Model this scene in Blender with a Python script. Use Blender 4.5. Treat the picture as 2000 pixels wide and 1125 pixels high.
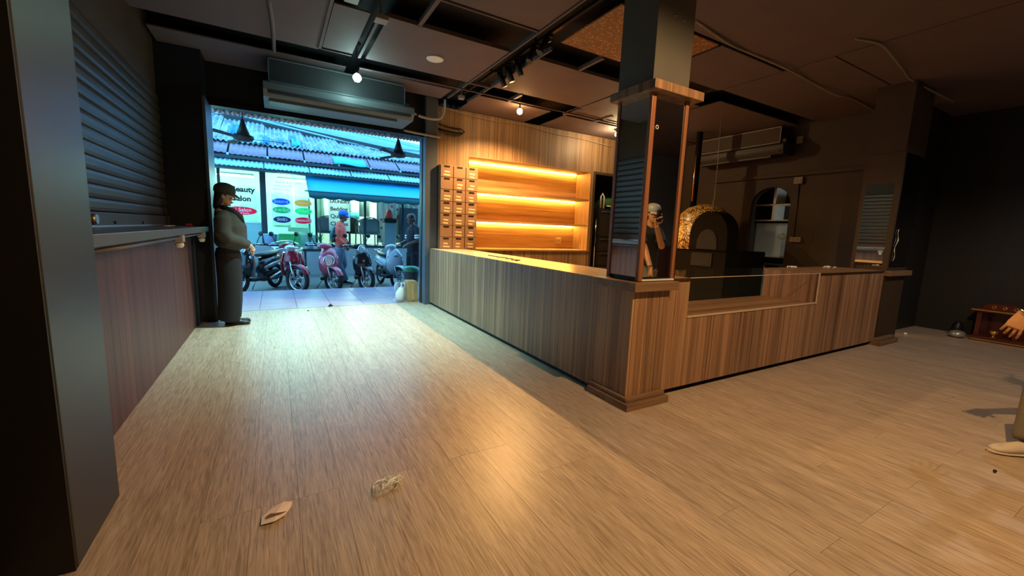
import bpy, bmesh, math, random
from mathutils import Vector, Matrix, noise
random.seed(7)
PI = math.pi
for o in list(bpy.data.objects):
    bpy.data.objects.remove(o, do_unlink=True)
SC = bpy.context.scene
COL = SC.collection

# ---------------------------------------------------------------- camera
YAW, PITCH, ROLL, FPX = 0.525326, -0.138092, 0.037764, 798.0
fw = Vector((math.sin(YAW)*math.cos(PITCH), math.cos(YAW)*math.cos(PITCH), math.sin(PITCH)))
rt = Vector((math.cos(YAW), -math.sin(YAW), 0)); up = rt.cross(fw)
c_, s_ = math.cos(ROLL), math.sin(ROLL)
rt, up = c_*rt + s_*up, -s_*rt + c_*up
cd = bpy.data.cameras.new('camera'); cam = bpy.data.objects.new('camera', cd); COL.objects.link(cam)
cam.matrix_world = Matrix(((rt.x, up.x, -fw.x, 0), (rt.y, up.y, -fw.y, 0), (rt.z, up.z, -fw.z, 1.3), (0, 0, 0, 1)))
cd.sensor_fit = 'HORIZONTAL'; cd.sensor_width = 36.0; cd.lens = 36.0*FPX/2000.0
cd.clip_start = 0.02; cd.clip_end = 300
SC.camera = cam

# ---------------------------------------------------------------- sky, exposure
W = bpy.data.worlds.new('dusk_sky'); SC.world = W; W.use_nodes = True
bg = W.node_tree.nodes['Background']
bg.inputs[0].default_value = (0.16, 0.50, 0.86, 1); bg.inputs[1].default_value = 2.9
SC.view_settings.view_transform = 'Standard'; SC.view_settings.look = 'None'
SC.view_settings.gamma = 1.0; SC.view_settings.use_curve_mapping = False
SC.view_settings.exposure = 0.75
SC.cycles.use_denoising = True
SC.cycles.max_bounces = 8; SC.cycles.diffuse_bounces = 4; SC.cycles.glossy_bounces = 5
SC.cycles.transmission_bounces = 6; SC.cycles.transparent_max_bounces = 12
SC.cycles.sample_clamp_indirect = 4.0
SC.cycles.caustics_reflective = False; SC.cycles.caustics_refractive = False

def lamp(name, loc, color, watts, radius=0.04, kind='POINT', parent=None, **kw):
    d = bpy.data.lights.new(name, kind); d.energy = watts; d.color = color
    if kind in ('POINT', 'SPOT'): d.shadow_soft_size = radius
    for k, v in kw.items(): setattr(d, k, v)
    o = bpy.data.objects.new(name, d); COL.objects.link(o); o.location = loc
    return o

# ---------------------------------------------------------------- materials
MATS = {}
def _nt(name):
    m = bpy.data.materials.new(name); m.use_nodes = True
    nt = m.node_tree; b = nt.nodes['Principled BSDF']
    return m, nt, b
def M(name, col=None, rough=.6, metal=0., var=.10, scale=14., bump=0., emis=None, estr=0., alpha=1., trans=0., spec=.5, ior=1.45, coat=0., sub=0.):
    if name in MATS: return MATS[name]
    m, nt, b = _nt(name); N = nt.nodes; L = nt.links
    tc = N.new('ShaderNodeNewGeometry'); nz = N.new('ShaderNodeTexNoise')
    nz.inputs['Scale'].default_value = scale; nz.inputs['Detail'].default_value = 4
    L.new(tc.outputs['Position'], nz.inputs['Vector'])
    mx = N.new('ShaderNodeMix'); mx.data_type = 'RGBA'
    mx.inputs[6].default_value = tuple(max(0, c*(1-var)) for c in col) + (1,)
    mx.inputs[7].default_value = tuple(min(1, c*(1+var)) for c in col) + (1,)
    L.new(nz.outputs['Fac'], mx.inputs[0]); L.new(mx.outputs[2], b.inputs['Base Color'])
    b.inputs['Roughness'].default_value = rough; b.inputs['Metallic'].default_value = metal
    b.inputs['Specular IOR Level'].default_value = spec; b.inputs['IOR'].default_value = ior
    b.inputs['Alpha'].default_value = alpha; b.inputs['Transmission Weight'].default_value = trans
    b.inputs['Coat Weight'].default_value = coat
    if bump:
        bp = N.new('ShaderNodeBump'); bp.inputs['Strength'].default_value = bump; bp.inputs['Distance'].default_value = .01
        L.new(nz.outputs['Fac'], bp.inputs['Height']); L.new(bp.outputs['Normal'], b.inputs['Normal'])
    if emis:
        b.inputs['Emission Color'].default_value = tuple(emis) + (1,); b.inputs['Emission Strength'].default_value = estr
    MATS[name] = m; return m
def wood(name, ca, cb, axis='Z', strip=9., fine=60., rough=.45, tone=.25, stripmix=.6, bump=.05, along=1.6):
    """laminate / plank print: broad tonal strips and fine grain running along `axis`"""
    if name in MATS: return MATS[name]
    m, nt, b = _nt(name); N = nt.nodes; L = nt.links
    g = N.new('ShaderNodeNewGeometry'); oi = N.new('ShaderNodeObjectInfo')
    ad = N.new('ShaderNodeVectorMath'); ad.operation = 'MULTIPLY_ADD'
    cb3 = N.new('ShaderNodeCombineXYZ')
    for i in range(3): L.new(oi.outputs['Random'], cb3.inputs[i])
    L.new(cb3.outputs[0], ad.inputs[0]); ad.inputs[1].default_value = (17, 31, 23); L.new(g.outputs['Position'], ad.inputs[2])
    def layer(sc, low, det, dist=0.):
        mp = N.new('ShaderNodeMapping'); mp.inputs['Scale'].default_value = [low if a == axis else sc for a in 'XYZ']
        L.new(ad.outputs[0], mp.inputs['Vector'])
        n = N.new('ShaderNodeTexNoise'); n.inputs['Scale'].default_value = 1; n.inputs['Detail'].default_value = det
        n.inputs['Distortion'].default_value = dist
        L.new(mp.outputs[0], n.inputs['Vector']); return n
    a = layer(strip, .25, 2, .3); f = layer(fine, along, 5, .8)
    mm = N.new('ShaderNodeMath'); mm.operation = 'MULTIPLY_ADD'; L.new(a.outputs['Fac'], mm.inputs[0]); mm.inputs[1].default_value = stripmix
    m2 = N.new('ShaderNodeMath'); m2.operation = 'MULTIPLY'; L.new(f.outputs['Fac'], m2.inputs[0]); m2.inputs[1].default_value = 1-stripmix
    L.new(m2.outputs[0], mm.inputs[2])
    rp = N.new('ShaderNodeValToRGB'); rp.color_ramp.elements[0].position = .34; rp.color_ramp.elements[1].position = .66
    rp.color_ramp.elements[0].color = tuple(ca)+(1,); rp.color_ramp.elements[1].color = tuple(cb)+(1,)
    L.new(mm.outputs[0], rp.inputs[0])
    hs = N.new('ShaderNodeHueSaturation'); mr = N.new('ShaderNodeMapRange')
    mr.inputs['To Min'].default_value = 1-tone; mr.inputs['To Max'].default_value = 1+tone
    L.new(oi.outputs['Random'], mr.inputs['Value']); L.new(mr.outputs[0], hs.inputs['Value'])
    L.new(rp.outputs[0], hs.inputs['Color']); L.new(hs.outputs[0], b.inputs['Base Color'])
    b.inputs['Roughness'].default_value = rough
    if bump:
        bp = N.new('ShaderNodeBump'); bp.inputs['Strength'].default_value = bump; bp.inputs['Distance'].default_value = .004
        L.new(f.outputs['Fac'], bp.inputs['Height']); L.new(bp.outputs['Normal'], b.inputs['Normal'])
    MATS[name] = m; return m
def spotty(name, base, dots, scale=8., thr=.25, rough=.8):
    """flat print of scattered coloured blots (flowers on a curtain, mosaic chips)"""
    if name in MATS: return MATS[name]
    m, nt, b = _nt(name); N = nt.nodes; L = nt.links
    g = N.new('ShaderNodeNewGeometry'); v = N.new('ShaderNodeTexVoronoi'); v.inputs['Scale'].default_value = scale
    L.new(g.outputs['Position'], v.inputs['Vector'])
    rp = N.new('ShaderNodeValToRGB'); rp.color_ramp.interpolation = 'CONSTANT'
    rp.color_ramp.elements[0].color = (1, 1, 1, 1); e = rp.color_ramp.elements[1]; e.position = thr; e.color = (0, 0, 0, 1)
    L.new(v.outputs['Distance'], rp.inputs[0])
    sp = N.new('ShaderNodeSeparateColor'); L.new(v.outputs['Color'], sp.inputs[0])
    cr = N.new('ShaderNodeValToRGB'); cr.color_ramp.interpolation = 'CONSTANT'
    for i, d in enumerate(dots):
        el = cr.color_ramp.elements[i] if i < 2 else cr.color_ramp.elements.new(i/len(dots))
        el.position = i/len(dots); el.color = tuple(d)+(1,)
    L.new(sp.outputs[0], cr.inputs[0])
    mx = N.new('ShaderNodeMix'); mx.data_type = 'RGBA'; mx.inputs[6].default_value = tuple(base)+(1,)
    L.new(rp.outputs[0], mx.inputs[0]); L.new(cr.outputs[0], mx.inputs[7]); L.new(mx.outputs[2], b.inputs['Base Color'])
    b.inputs['Roughness'].default_value = rough
    MATS[name] = m; return m
def backlit(name, col, thru=.75):
    """thin printed sheet that lets the light behind it through"""
    if name in MATS: return MATS[name]
    m, nt, b = _nt(name); N = nt.nodes; L = nt.links
    nz = N.new('ShaderNodeTexNoise'); nz.inputs['Scale'].default_value = 9
    mx = N.new('ShaderNodeMix'); mx.data_type = 'RGBA'; mx.inputs[6].default_value = tuple(c*.94 for c in col)+(1,); mx.inputs[7].default_value = tuple(col)+(1,)
    L.new(nz.outputs['Fac'], mx.inputs[0]); L.new(mx.outputs[2], b.inputs['Base Color']); b.inputs['Roughness'].default_value = .5
    tr_ = N.new('ShaderNodeBsdfTranslucent'); L.new(mx.outputs[2], tr_.inputs['Color'])
    ms = N.new('ShaderNodeMixShader'); ms.inputs[0].default_value = thru
    L.new(b.outputs[0], ms.inputs[1]); L.new(tr_.outputs[0], ms.inputs[2]); L.new(ms.outputs[0], N['Material Output'].inputs['Surface'])
    MATS[name] = m; return m
def glow(name, col, strength):
    if name in MATS: return MATS[name]
    m, nt, b = _nt(name)
    b.inputs['Base Color'].default_value = (0, 0, 0, 1)
    b.inputs['Emission Color'].default_value = tuple(col)+(1,); b.inputs['Emission Strength'].default_value = strength
    MATS[name] = m; return m

# ---------------------------------------------------------------- mesh builder
class MB:
    def __init__(s, xf=None): s.v = []; s.f = []; s.xf = xf; s.sm = []
    def add(s, vs, fs, smooth=False):
        b = len(s.v)
        for p in vs:
            p = Vector(p); s.v.append(s.xf @ p if s.xf else p)
        for f in fs: s.f.append([b+i for i in f]); s.sm.append(smooth)
        return s
    def box(s, x0, x1, y0, y1, z0, z1):
        vs = [(x, y, z) for z in (z0, z1) for y in (y0, y1) for x in (x0, x1)]
        return s.add(vs, [(0, 2, 3, 1), (4, 5, 7, 6), (0, 1, 5, 4), (2, 6, 7, 3), (0, 4, 6, 2), (1, 3, 7, 5)])
    def prism(s, poly, plane, d0, d1):
        """2-D outline extruded: plane 'XZ' (depth Y), 'YZ' (depth X), 'XY' (depth Z)"""
        mk = {'XZ': lambda a, b, d: (a, d, b), 'YZ': lambda a, b, d: (d, a, b), 'XY': lambda a, b, d: (a, b, d)}[plane]
        n = len(poly); vs = [mk(a, b, d0) for a, b in poly] + [mk(a, b, d1) for a, b in poly]
        return s.add(vs, [list(range(n))[::-1], list(range(n, 2*n))] + [(i, (i+1) % n, n+(i+1) % n, n+i) for i in range(n)])
    def limb(s, pts, rad, n=12, ref=(1, 0, 0), cap=True, smooth=True, closed=False):
        """tube / loft through points; radius is r or (r along ref, r across)"""
        P = [Vector(p) for p in pts]; k = len(P); ref = Vector(ref); vs = []
        if not isinstance(rad, (list,)): rad = [rad]*k
        for i, p in enumerate(P):
            if closed: t = (P[(i+1) % k]-P[i-1])
            else: t = (P[min(i+1, k-1)]-P[max(i-1, 0)])
            t.normalize(); r = ref
            if abs(t.dot(r)) > .95: r = Vector((0, 1, 0)) if abs(t.y) < .9 else Vector((0, 0, 1))
            a = (r-t*t.dot(r)).normalized(); b = t.cross(a)
            ra, rb = rad[i] if isinstance(rad[i], (tuple, list)) else (rad[i], rad[i])
            vs += [p + a*ra*math.cos(2*PI*j/n) + b*rb*math.sin(2*PI*j/n) for j in range(n)]
        fs = [(i*n+j, i*n+(j+1) % n, (i+1)*n+(j+1) % n, (i+1)*n+j) for i in range(k-1) for j in range(n)]
        if closed: fs += [((k-1)*n+j, (k-1)*n+(j+1) % n, (j+1) % n, j) for j in range(n)]
        s.add(vs, fs, smooth)
        if cap and not closed:
            s.f.append([len(s.v)-k*n+j for j in range(n)][::-1]); s.sm.append(False)
            s.f.append([len(s.v)-n+j for j in range(n)]); s.sm.append(False)
        return s
    def cyl(s, p0, p1, r0, r1=None, n=16): return s.limb([p0, p1], [r0, r0 if r1 is None else r1], n)
    def ball(s, c, r, n=12, m=8):
        c = Vector(c); r = (r, r, r) if not isinstance(r, (tuple, list)) else r
        vs = [c+Vector((r[0]*math.sin(PI*i/m)*math.cos(2*PI*j/n), r[1]*math.sin(PI*i/m)*math.sin(2*PI*j/n), r[2]*math.cos(PI*i/m))) for i in range(1, m) for j in range(n)]
        vs += [c+Vector((0, 0, r[2])), c-Vector((0, 0, r[2]))]; T = (m-1)*n
        fs = [(i*n+j, (i+1)*n+j, (i+1)*n+(j+1) % n, i*n+(j+1) % n) for i in range(m-2) for j in range(n)]
        fs += [(T, j, (j+1) % n) for j in range(n)] + [(T+1, (m-2)*n+(j+1) % n, (m-2)*n+j) for j in range(n)]
        return s.add(vs, fs, True)
    def lathe(s, prof, c, axis='Z', n=20):
        c = Vector(c); vs = []
        for r, h in prof:
            for j in range(n):
                a, b = r*math.cos(2*PI*j/n), r*math.sin(2*PI*j/n)
                vs.append(c + Vector({'Z': (a, b, h), 'Y': (a, h, -b), 'X': (h, a, b)}[axis]))
        k = len(prof)
        fs = [(i*n+j, i*n+(j+1) % n, (i+1)*n+(j+1) % n, (i+1)*n+j) for i in range(k-1) for j in range(n)]
        s.add(vs, fs, True); b0 = len(s.v)-k*n
        s.f.append([b0+j for j in range(n)][::-1]); s.f.append([b0+(k-1)*n+j for j in range(n)]); s.sm += [False, False]
        return s
    def ring(s, c, R, r, axis='X', n=24, m=8, arc=(0, 2*PI)):
        c = Vector(c); full = abs(arc[1]-arc[0]) > 6.28
        ks = n if full else n+1
        pts = []
        for i in range(ks):
            a = arc[0]+(arc[1]-arc[0])*i/n; u, w = R*math.cos(a), R*math.sin(a)
            pts.append(c+Vector({'X': (0, u, w), 'Y': (u, 0, w), 'Z': (u, w, 0)}[axis]))
        ref = {'X': (1, 0, 0), 'Y': (0, 1, 0), 'Z': (0, 0, 1)}[axis]
        return s.limb(pts, [r]*ks, m, ref, closed=full)
    def grid(s, fn, nu, nv, thick=0.):
        vs = [Vector(fn(i/nu, j/nv)) for j in range(nv+1) for i in range(nu+1)]
        fs = [(j*(nu+1)+i, j*(nu+1)+i+1, (j+1)*(nu+1)+i+1, (j+1)*(nu+1)+i) for j in range(nv) for i in range(nu)]
        if thick:
            k = len(vs); d = Vector((0, 0, -thick)) if not isinstance(thick, Vector) else thick
            vs += [p+d for p in vs]; fs += [tuple(k+i for i in f[::-1]) for f in fs]
            e = [i for i in range(nu+1)] + [j*(nu+1)+nu for j in range(1, nv+1)] + [nv*(nu+1)+i for i in range(nu-1, -1, -1)] + [j*(nu+1) for j in range(nv-1, 0, -1)]
            fs += [(e[i], k+e[i], k+e[(i+1) % len(e)], e[(i+1) % len(e)]) for i in range(len(e))]
        return s.add(vs, fs, True)
    def build(s, name, mat, parent=None, label=None, cat=None, group=None, kind=None, bevel=0., remesh=0., smooth_it=0, local=False):
        lo = Vector((min(p.x for p in s.v), min(p.y for p in s.v), min(p.z for p in s.v)))
        hi = Vector((max(p.x for p in s.v), max(p.y for p in s.v), max(p.z for p in s.v)))
        c = (lo+hi)/2
        if parent is None: c.z = lo.z
        me = bpy.data.meshes.new(name); me.from_pydata([p-c for p in s.v], [], s.f)
        me.polygons.foreach_set('use_smooth', s.sm)
        bm = bmesh.new(); bm.from_mesh(me); bmesh.ops.recalc_face_normals(bm, faces=bm.faces); bm.to_mesh(me); bm.free()
        me.materials.append(MATS[mat] if isinstance(mat, str) else mat)
        o = bpy.data.objects.new(name, me); COL.objects.link(o)
        off = Vector(); q = parent
        while q is not None:
            if q.type == 'MESH': off += q.location
            q = q.parent
        o.parent = parent; o.location = c-off
        if remesh:
            md = o.modifiers.new('r', 'REMESH'); md.mode = 'VOXEL'; md.voxel_size = remesh; md.use_smooth_shade = True
            if smooth_it: ms = o.modifiers.new('s', 'SMOOTH'); ms.factor = .5; ms.iterations = smooth_it
            dg = bpy.context.evaluated_depsgraph_get(); ev = o.evaluated_get(dg)
            nm = bpy.data.meshes.new_from_object(ev); o.modifiers.clear(); o.data = nm; nm.name = name
            if not nm.materials: nm.materials.append(MATS[mat] if isinstance(mat, str) else mat)
        if bevel:
            bv = o.modifiers.new('bevel', 'BEVEL'); bv.width = bevel; bv.segments = 2; bv.limit_method = 'ANGLE'
        return tag(o, label, cat, group, kind)
def tag(o, label=None, cat=None, group=None, kind=None):
    if label: o['label'] = label
    if cat: o['category'] = cat
    if group: o['group'] = group
    if kind: o['kind'] = kind
    return o
THINGS = []
def thing(name, label, cat, group=None, loc=None, rz=0.):
    """an Empty that carries a thing's parts; without loc its parts are given in world metres and it is moved to their base at the end"""
    o = bpy.data.objects.new(name, None); COL.objects.link(o); o.empty_display_size = .1
    if loc is None: THINGS.append(o)
    else: o.location = loc; o.rotation_euler.z = rz
    return tag(o, label, cat, group)
def box(name, mat, x0, x1, y0, y1, z0, z1, parent=None, **kw):
    return MB().box(x0, x1, y0, y1, z0, z1).build(name, mat, parent, **kw)
def dupe(o, parent, loc):
    c = o.copy(); COL.objects.link(c); c.parent = parent; c.location = loc; return c
def settle_things():
    for t in THINGS:
        pts = []
        for ch in t.children:
            for q in ch.bound_box: pts.append(ch.location + Vector(q))
        b = Vector(((min(p.x for p in pts)+max(p.x for p in pts))/2, (min(p.y for p in pts)+max(p.y for p in pts))/2, min(p.z for p in pts)))
        t.location = b
        for ch in t.children: ch.location = ch.location - b
def text(name, s, size, mat, parent, M4, depth=.002, bold=0., align='CENTER', space=1.):
    """flat lettering as a thin solid; M4 places the text plane"""
    cu = bpy.data.curves.new(name, 'FONT'); cu.body = s; cu.size = size; cu.extrude = depth; cu.offset = bold
    cu.align_x = align; cu.align_y = 'CENTER'; cu.resolution_u = 3; cu.space_character = space
    tmp = bpy.data.objects.new(name+'_t', cu); COL.objects.link(tmp)
    dg = bpy.context.evaluated_depsgraph_get(); me = bpy.data.meshes.new_from_object(tmp.evaluated_get(dg))
    bpy.data.objects.remove(tmp, do_unlink=True)
    me.transform(M4); vs = [v.co for v in me.vertices]
    if not vs: return None
    c = sum((Vector(v) for v in vs), Vector())/len(vs)
    me.transform(Matrix.Translation(-c)); me.materials.clear(); me.materials.append(MATS[mat])
    o = bpy.data.objects.new(name, me); COL.objects.link(o); o.parent = parent
    off = Vector(); q = parent
    while q is not None:
        if q.type == 'MESH': off += q.location
        q = q.parent
    o.location = c-off
    return o
def facing_room(x, y, z):      # text plane upright, read from -Y
    return Matrix.Translation((x, y, z)) @ Matrix.Rotation(PI/2, 4, 'X')

# palette
M('navy_wall', (.010, .013, .019), .45, var=.2, scale=6)
M('pier_paint', (.022, .025, .025), .42, var=.12, scale=5)
M('pier_dark', (.006, .0055, .0045), .5, var=.25, scale=5)
M('jamb_paint', (.075, .10, .15), .4, var=.08, scale=6)
M('ceiling_board', (.12, .092, .10), .75, var=.15, scale=3)
M('ceiling_void', (.012, .011, .014), .9, var=.2)
M('brown_wall', (.046, .029, .014), .7, var=.18, scale=4)
M('black_wall', (.015, .014, .014), .6, var=.2, scale=5)
M('column_paint', (.10, .095, .085), .5, var=.12, scale=5)
M('mirror', (.80, .83, .82), .015, 1., var=.02)
M('chrome', (.75, .76, .78), .15, 1., var=.03)
M('steel', (.55, .56, .57), .35, 1., var=.08)
M('black_plastic', (.012, .012, .013), .4, var=.2)
M('black_metal', (.02, .02, .022), .35, .5, var=.2)
M('white_plastic', (.72, .72, .70), .4, var=.05)
M('dim_plastic', (.30, .30, .29), .45, var=.08)
M('rubber', (.015, .015, .016), .75, var=.25, scale=40)
M('toe_kick', (.012, .010, .009), .6, var=.2)
wood('counter_wood', (.115, .054, .030), (.42, .25, .14), 'Z', strip=22, fine=90, rough=.42, tone=.20)
wood('wall_wood', (.12, .066, .032), (.33, .21, .115), 'Z', strip=24, fine=90, rough=.5, tone=.14)
wood('shelf_wood', (.20, .105, .045), (.56, .36, .17), 'X', strip=12, fine=60, rough=.5, tone=.10)
wood('counter_top', (.74, .53, .30), (.90, .70, .44), 'Y', strip=7, fine=50, rough=.25, tone=.02, stripmix=.4)
wood('front_top', (.115, .062, .033), (.30, .185, .105), 'X', strip=9, fine=60, rough=.4, tone=.05)
wood('floor_plank', (.30, .225, .165), (.62, .50, .395), 'Y', strip=10, fine=130, rough=.36, tone=.03, stripmix=.22, bump=.12, along=6.5)
wood('panel_wood', (.055, .018, .012), (.125, .050, .037), 'Z', strip=12, fine=70, rough=.5, tone=.10)
wood('red_trim', (.20, .07, .03), (.36, .15, .07), 'Z', strip=20, fine=80, rough=.4, tone=.05)
# ================================================================ THE ROOM
CZ = 3.30                                # ceiling level
# floor: dark underlay and separate planks running towards the street
floor = box('floor', 'toe_kick', -1.45, 9.3, -3.1, 7.02, -.16, -.012, kind='structure', label='dark underlay of the wood plank floor', cat='floor')
plank_me = {}
PW, PL = .19, 1.36
def seen_floor(x, y):
    if x > 2.9 and y > 2.75: return False
    if y < -.1: return False
    if x < -.9: return False
    d = Vector((x, y, -1.3)); dep = d.dot(fw)
    if dep < .3: return False
    u = d.dot(rt)/dep*FPX; v = -d.dot(up)/dep*FPX
    return -1090 < u < 1090 and v < 640
far = MB(); near_count = 0; col_i = 0
x = -.90
while x < 9.1:
    y = -3.1 + random.choice((0, .34, .68, 1.02)) - .3
    while y < 7.0:
        y0, y1 = max(y, -3.1), min(y+PL, 6.995)
        if y1-y0 > .02:
            if any(seen_floor(x+PW/2, q) for q in (y0+.05, (y0+y1)/2, y1-.05)) and not (2.3 < x < 2.8 and y0 > 2.4):
                key = round(y1-y0, 2)
                if key not in plank_me:
                    o = MB().box(x+.0006, x+PW-.0006, y0+.0006, y1-.0006, -.012, 0).build('plank', 'floor_plank', floor)
                    plank_me[key] = (o, o.location.copy(), x, y0)
                else:
                    s0, l0, x_, y_ = plank_me[key]
                    dupe(s0, floor, l0 + Vector((x-x_, y0-y_, 0)))
                near_count += 1
            else: far.box(x+.0006, x+PW-.0006, y0+.0006, y1-.0006, -.012, 0)
        y += PL
    x += PW
far.build('hidden_planks', 'floor_plank', floor, kind='stuff')
print('PLANKS', near_count)
MB().box(-.72, 2.2, 6.995, 7.03, -.02, .004).build('trim_1', 'steel', kind='structure', label='thin metal threshold strip between wood floor and sidewalk tiles', cat='trim')

# left wall: pier, dado panels, ledge, shutter recess
box('wall_left', 'pier_dark', -1.45, -1.25, -3.1, 6.4, 0, 3.5, kind='structure')
pier = MB().box(-1.25, -.68, 1.955, 2.43, 0, 3.5).build('wall_left_pier', 'pier_paint', kind='structure', label='grey painted pier at the left edge of the room', cat='pier', bevel=.006)
box('pier_lining', 'pier_dark', -1.25, -.683, 1.945, 1.957, 0, 3.5, parent=pier)
dado = box('wall_left_dado', 'black_wall', -1.25, -.895, 2.43, 6.40, 0, 1.15, kind='structure', label='low panelled wall below the ledge', cat='wall')
py = 2.432
while py < 6.15:
    MB().box(-.896, -.88, py+.001, min(py+.122, 6.165)-.001, .004, 1.13).build('panel_board', 'panel_wood', dado); py += .122
box('end_panel', 'black_wall', -.896, -.86, 6.17, 6.398, 0, 1.15, parent=dado)
box('wall_left_upper', 'brown_wall', -1.25, -1.14, 2.43, 6.40, 2.62, 3.5, kind='structure')
box('wall_front_left', 'navy_wall', -1.45, -.70, 6.40, 7.0, 0, 3.5, kind='structure', label='dark navy wall stub left of the street opening', cat='wall')
tr = MB().box(-.715, -.685, 6.385, 7.0, 0, 2.78).build('trim_2', 'jamb_paint', kind='structure', label='pale metal jamb on the left side of the street opening', cat='trim')
# lintel over the opening
box('wall_front_top', 'navy_wall', -.70, 2.16, 6.80, 7.02, 2.785, 3.5, kind='structure')
box('trim_3', 'black_metal', -.685, 2.16, 6.76, 6.80, 2.765, 2.82, kind='structure', label='dark steel rail along the top of the street opening', cat='trim')
# right jamb pilaster
pil = MB().box(2.165, 2.37, 6.70, 7.03, 0, 3.5).build('wall_front_pilaster', 'jamb_paint', kind='structure', label='blue-grey pilaster between street opening and bar', cat='pilaster', bevel=.004)
box('guide_rail', 'black_metal', 2.155, 2.166, 6.86, 6.93, 0, 2.77, parent=pil)
# wood clad wall behind the bar (with niche and doorway)
WY = 6.80
NX0, NX1, NZ0, NZ1 = 2.98, 5.74, .96, 2.56       # niche
DX0, DX1, DZ1 = 5.86, 6.78, 2.55                 # doorway
back = box('wall_back', 'black_wall', 2.37, 8.1, 7.36, 7.46, 0, 3.5, kind='structure')
clad = thing('wall_back_cladding', 'wood laminate wall boards behind the bar', 'wall'); clad['kind'] = 'structure'
bw = .122; x = 2.372; shared = {}
while x < 7.93:
    x1 = min(x+bw, 7.945)
    def pieces(a, b):
        q = (a+b)/2
        if q < NX0 or NX1 < q < DX0 or q > DX1: return [(0, 3.3)]
        if NX0 < q < NX1: return [(0, NZ0-.03), (NZ1, 3.3)]
        return [(DZ1, 3.3)]
    cuts = [x] + [c for c in (NX0, NX1, DX0, DX1) if x+.0002 < c < x1-.0002] + [x1]
    for a, b in zip(cuts, cuts[1:]):
        for z0, z1 in pieces(a, b):
            key = (round(b-a, 3), z0, z1)
            if key in shared:
                s0, l0, xa = shared[key]; dupe(s0, clad, l0+Vector((a-xa, 0, 0)))
            else:
                o = MB().box(a+.0008, b-.0008, WY, WY+.03, z0, z1).build('wall_board', 'wall_wood', clad); shared[key] = (o, o.location.copy(), a)
    x = x1
M('rear_grey', (.10, .115, .12), .5, var=.1, scale=4)
# right-hand walls (arch doorway in the nearer one)
AW = 7.95
ay0, ay1, az = 3.97, 4.67, 1.96
arch = [(2.40, 0), (2.40, 3.5), (7.36, 3.5), (7.36, 0), (ay1, 0), (ay1, az)]
cy, rr = (ay0+ay1)/2, (ay1-ay0)/2
for i in range(1, 14):
    a = PI*i/14; arch.append((cy+rr*math.cos(a), az+rr*.92*math.sin(a)))
arch += [(ay0, az), (ay0, 0)]
MB().prism(arch, 'YZ', AW, AW+.16).build('wall_right', 'brown_wall', kind='structure', label='dark brown wall with an arched doorway behind the counter', cat='wall')
box('wall_right_return', 'black_wall', AW, 9.25, 2.40, 2.56, 0, 3.5, kind='structure')
box('wall_right_near', 'black_wall', 9.10, 9.25, -3.1, 2.40, 0, 3.5, kind='structure')
rear = box('wall_rear', 'rear_grey', -1.45, 9.25, -3.25, -3.1, 0, 3.5, kind='structure')
box('dado_panel', 'panel_wood', -1.25, 9.1, -3.1, -3.08, 0, 1.05, parent=rear)
box('dado_cap', 'panel_wood', -1.25, 9.1, -3.1, -3.06, 1.05, 1.08, parent=rear)
# back room seen through the arch
M('cool_board', (.46, .53, .55), .6, var=.06, scale=3)
box('wall_storeroom_end', 'brown_wall', 9.3, 9.4, 2.56, 6.4, 0, 3.5, kind='structure')
box('wall_storeroom_left', 'brown_wall', AW+.16, 9.3, 6.3, 6.4, 0, 3.5, kind='structure')
# ceiling: dark void above separate boards with open troughs between them
ceil = box('ceiling', 'ceiling_void', -1.45, 9.4, -3.1, 7.4, 3.5, 3.6, kind='structure')
def cboard(x0, x1, y0, y1, m='ceiling_board', t=.014, n='ceiling_board'):
    return MB().box(x0, x1, y0, y1, CZ, CZ+t).build(n, m, ceil)
spotty('osb', (.24, .115, .045), [(.42, .22, .09), (.30, .15, .06), (.50, .27, .12), (.22, .10, .04)], 34, .42, .7)
for b in [(-1.25, .50, -3.1, 3.30), (.52, 2.36, -3.1, 3.72), (-1.25, .50, 3.32, 5.55), (.54, .86, 4.36, 5.45), (1.02, 2.36, 4.34, 5.50),
          (-1.1, .86, 5.95, 6.78), (1.02, 2.30, 5.92, 6.40), (2.74, 4.28, 4.32, 5.46), (4.32, 5.70, 4.32, 5.90), (2.74, 4.05, 5.92, 6.78), (4.40, 7.9, 5.98, 6.78),
          (2.74, 5.3, -3.1, 2.88), (5.32, 9.1, -3.1, 2.38), (5.32, 7.94, 2.40, 3.70), (4.12, 5.30, 2.92, 3.74), (5.75, 7.94, 4.00, 5.92)]:
    cboard(*b)
cboard(2.70, 4.08, 2.93, 3.82, 'osb', n='osb_board')
# battens and edge strips in the troughs
for (x0, x1, y0, y1) in [(.50, 2.36, 3.735, 3.755), (1.0, 2.34, 4.305, 4.33), (2.72, 4.3, 4.28, 4.30), (2.37, 2.39, 2.9, 6.3), (2.70, 2.72, 4.0, 6.3),
                         (1.30, 1.34, 3.75, 4.32), (.93, .96, 4.42, 5.5), (.50, .53, 3.3, 5.5), (2.38, 2.70, 5.48, 5.51), (3.2, 3.24, 5.48, 5.92), (4.32, 4.36, 5.5, 5.95), (5.0, 5.05, 5.5, 5.98), (3.3, 3.34, 3.84, 4.3), (4.7, 4.74, 3.76, 4.3), (.52, .86, 5.48, 5.50)]:
    MB().box(x0, x1, y0, y1, CZ-.012, CZ+.03).build('ceiling_batten', 'ceiling_board', ceil)
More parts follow.
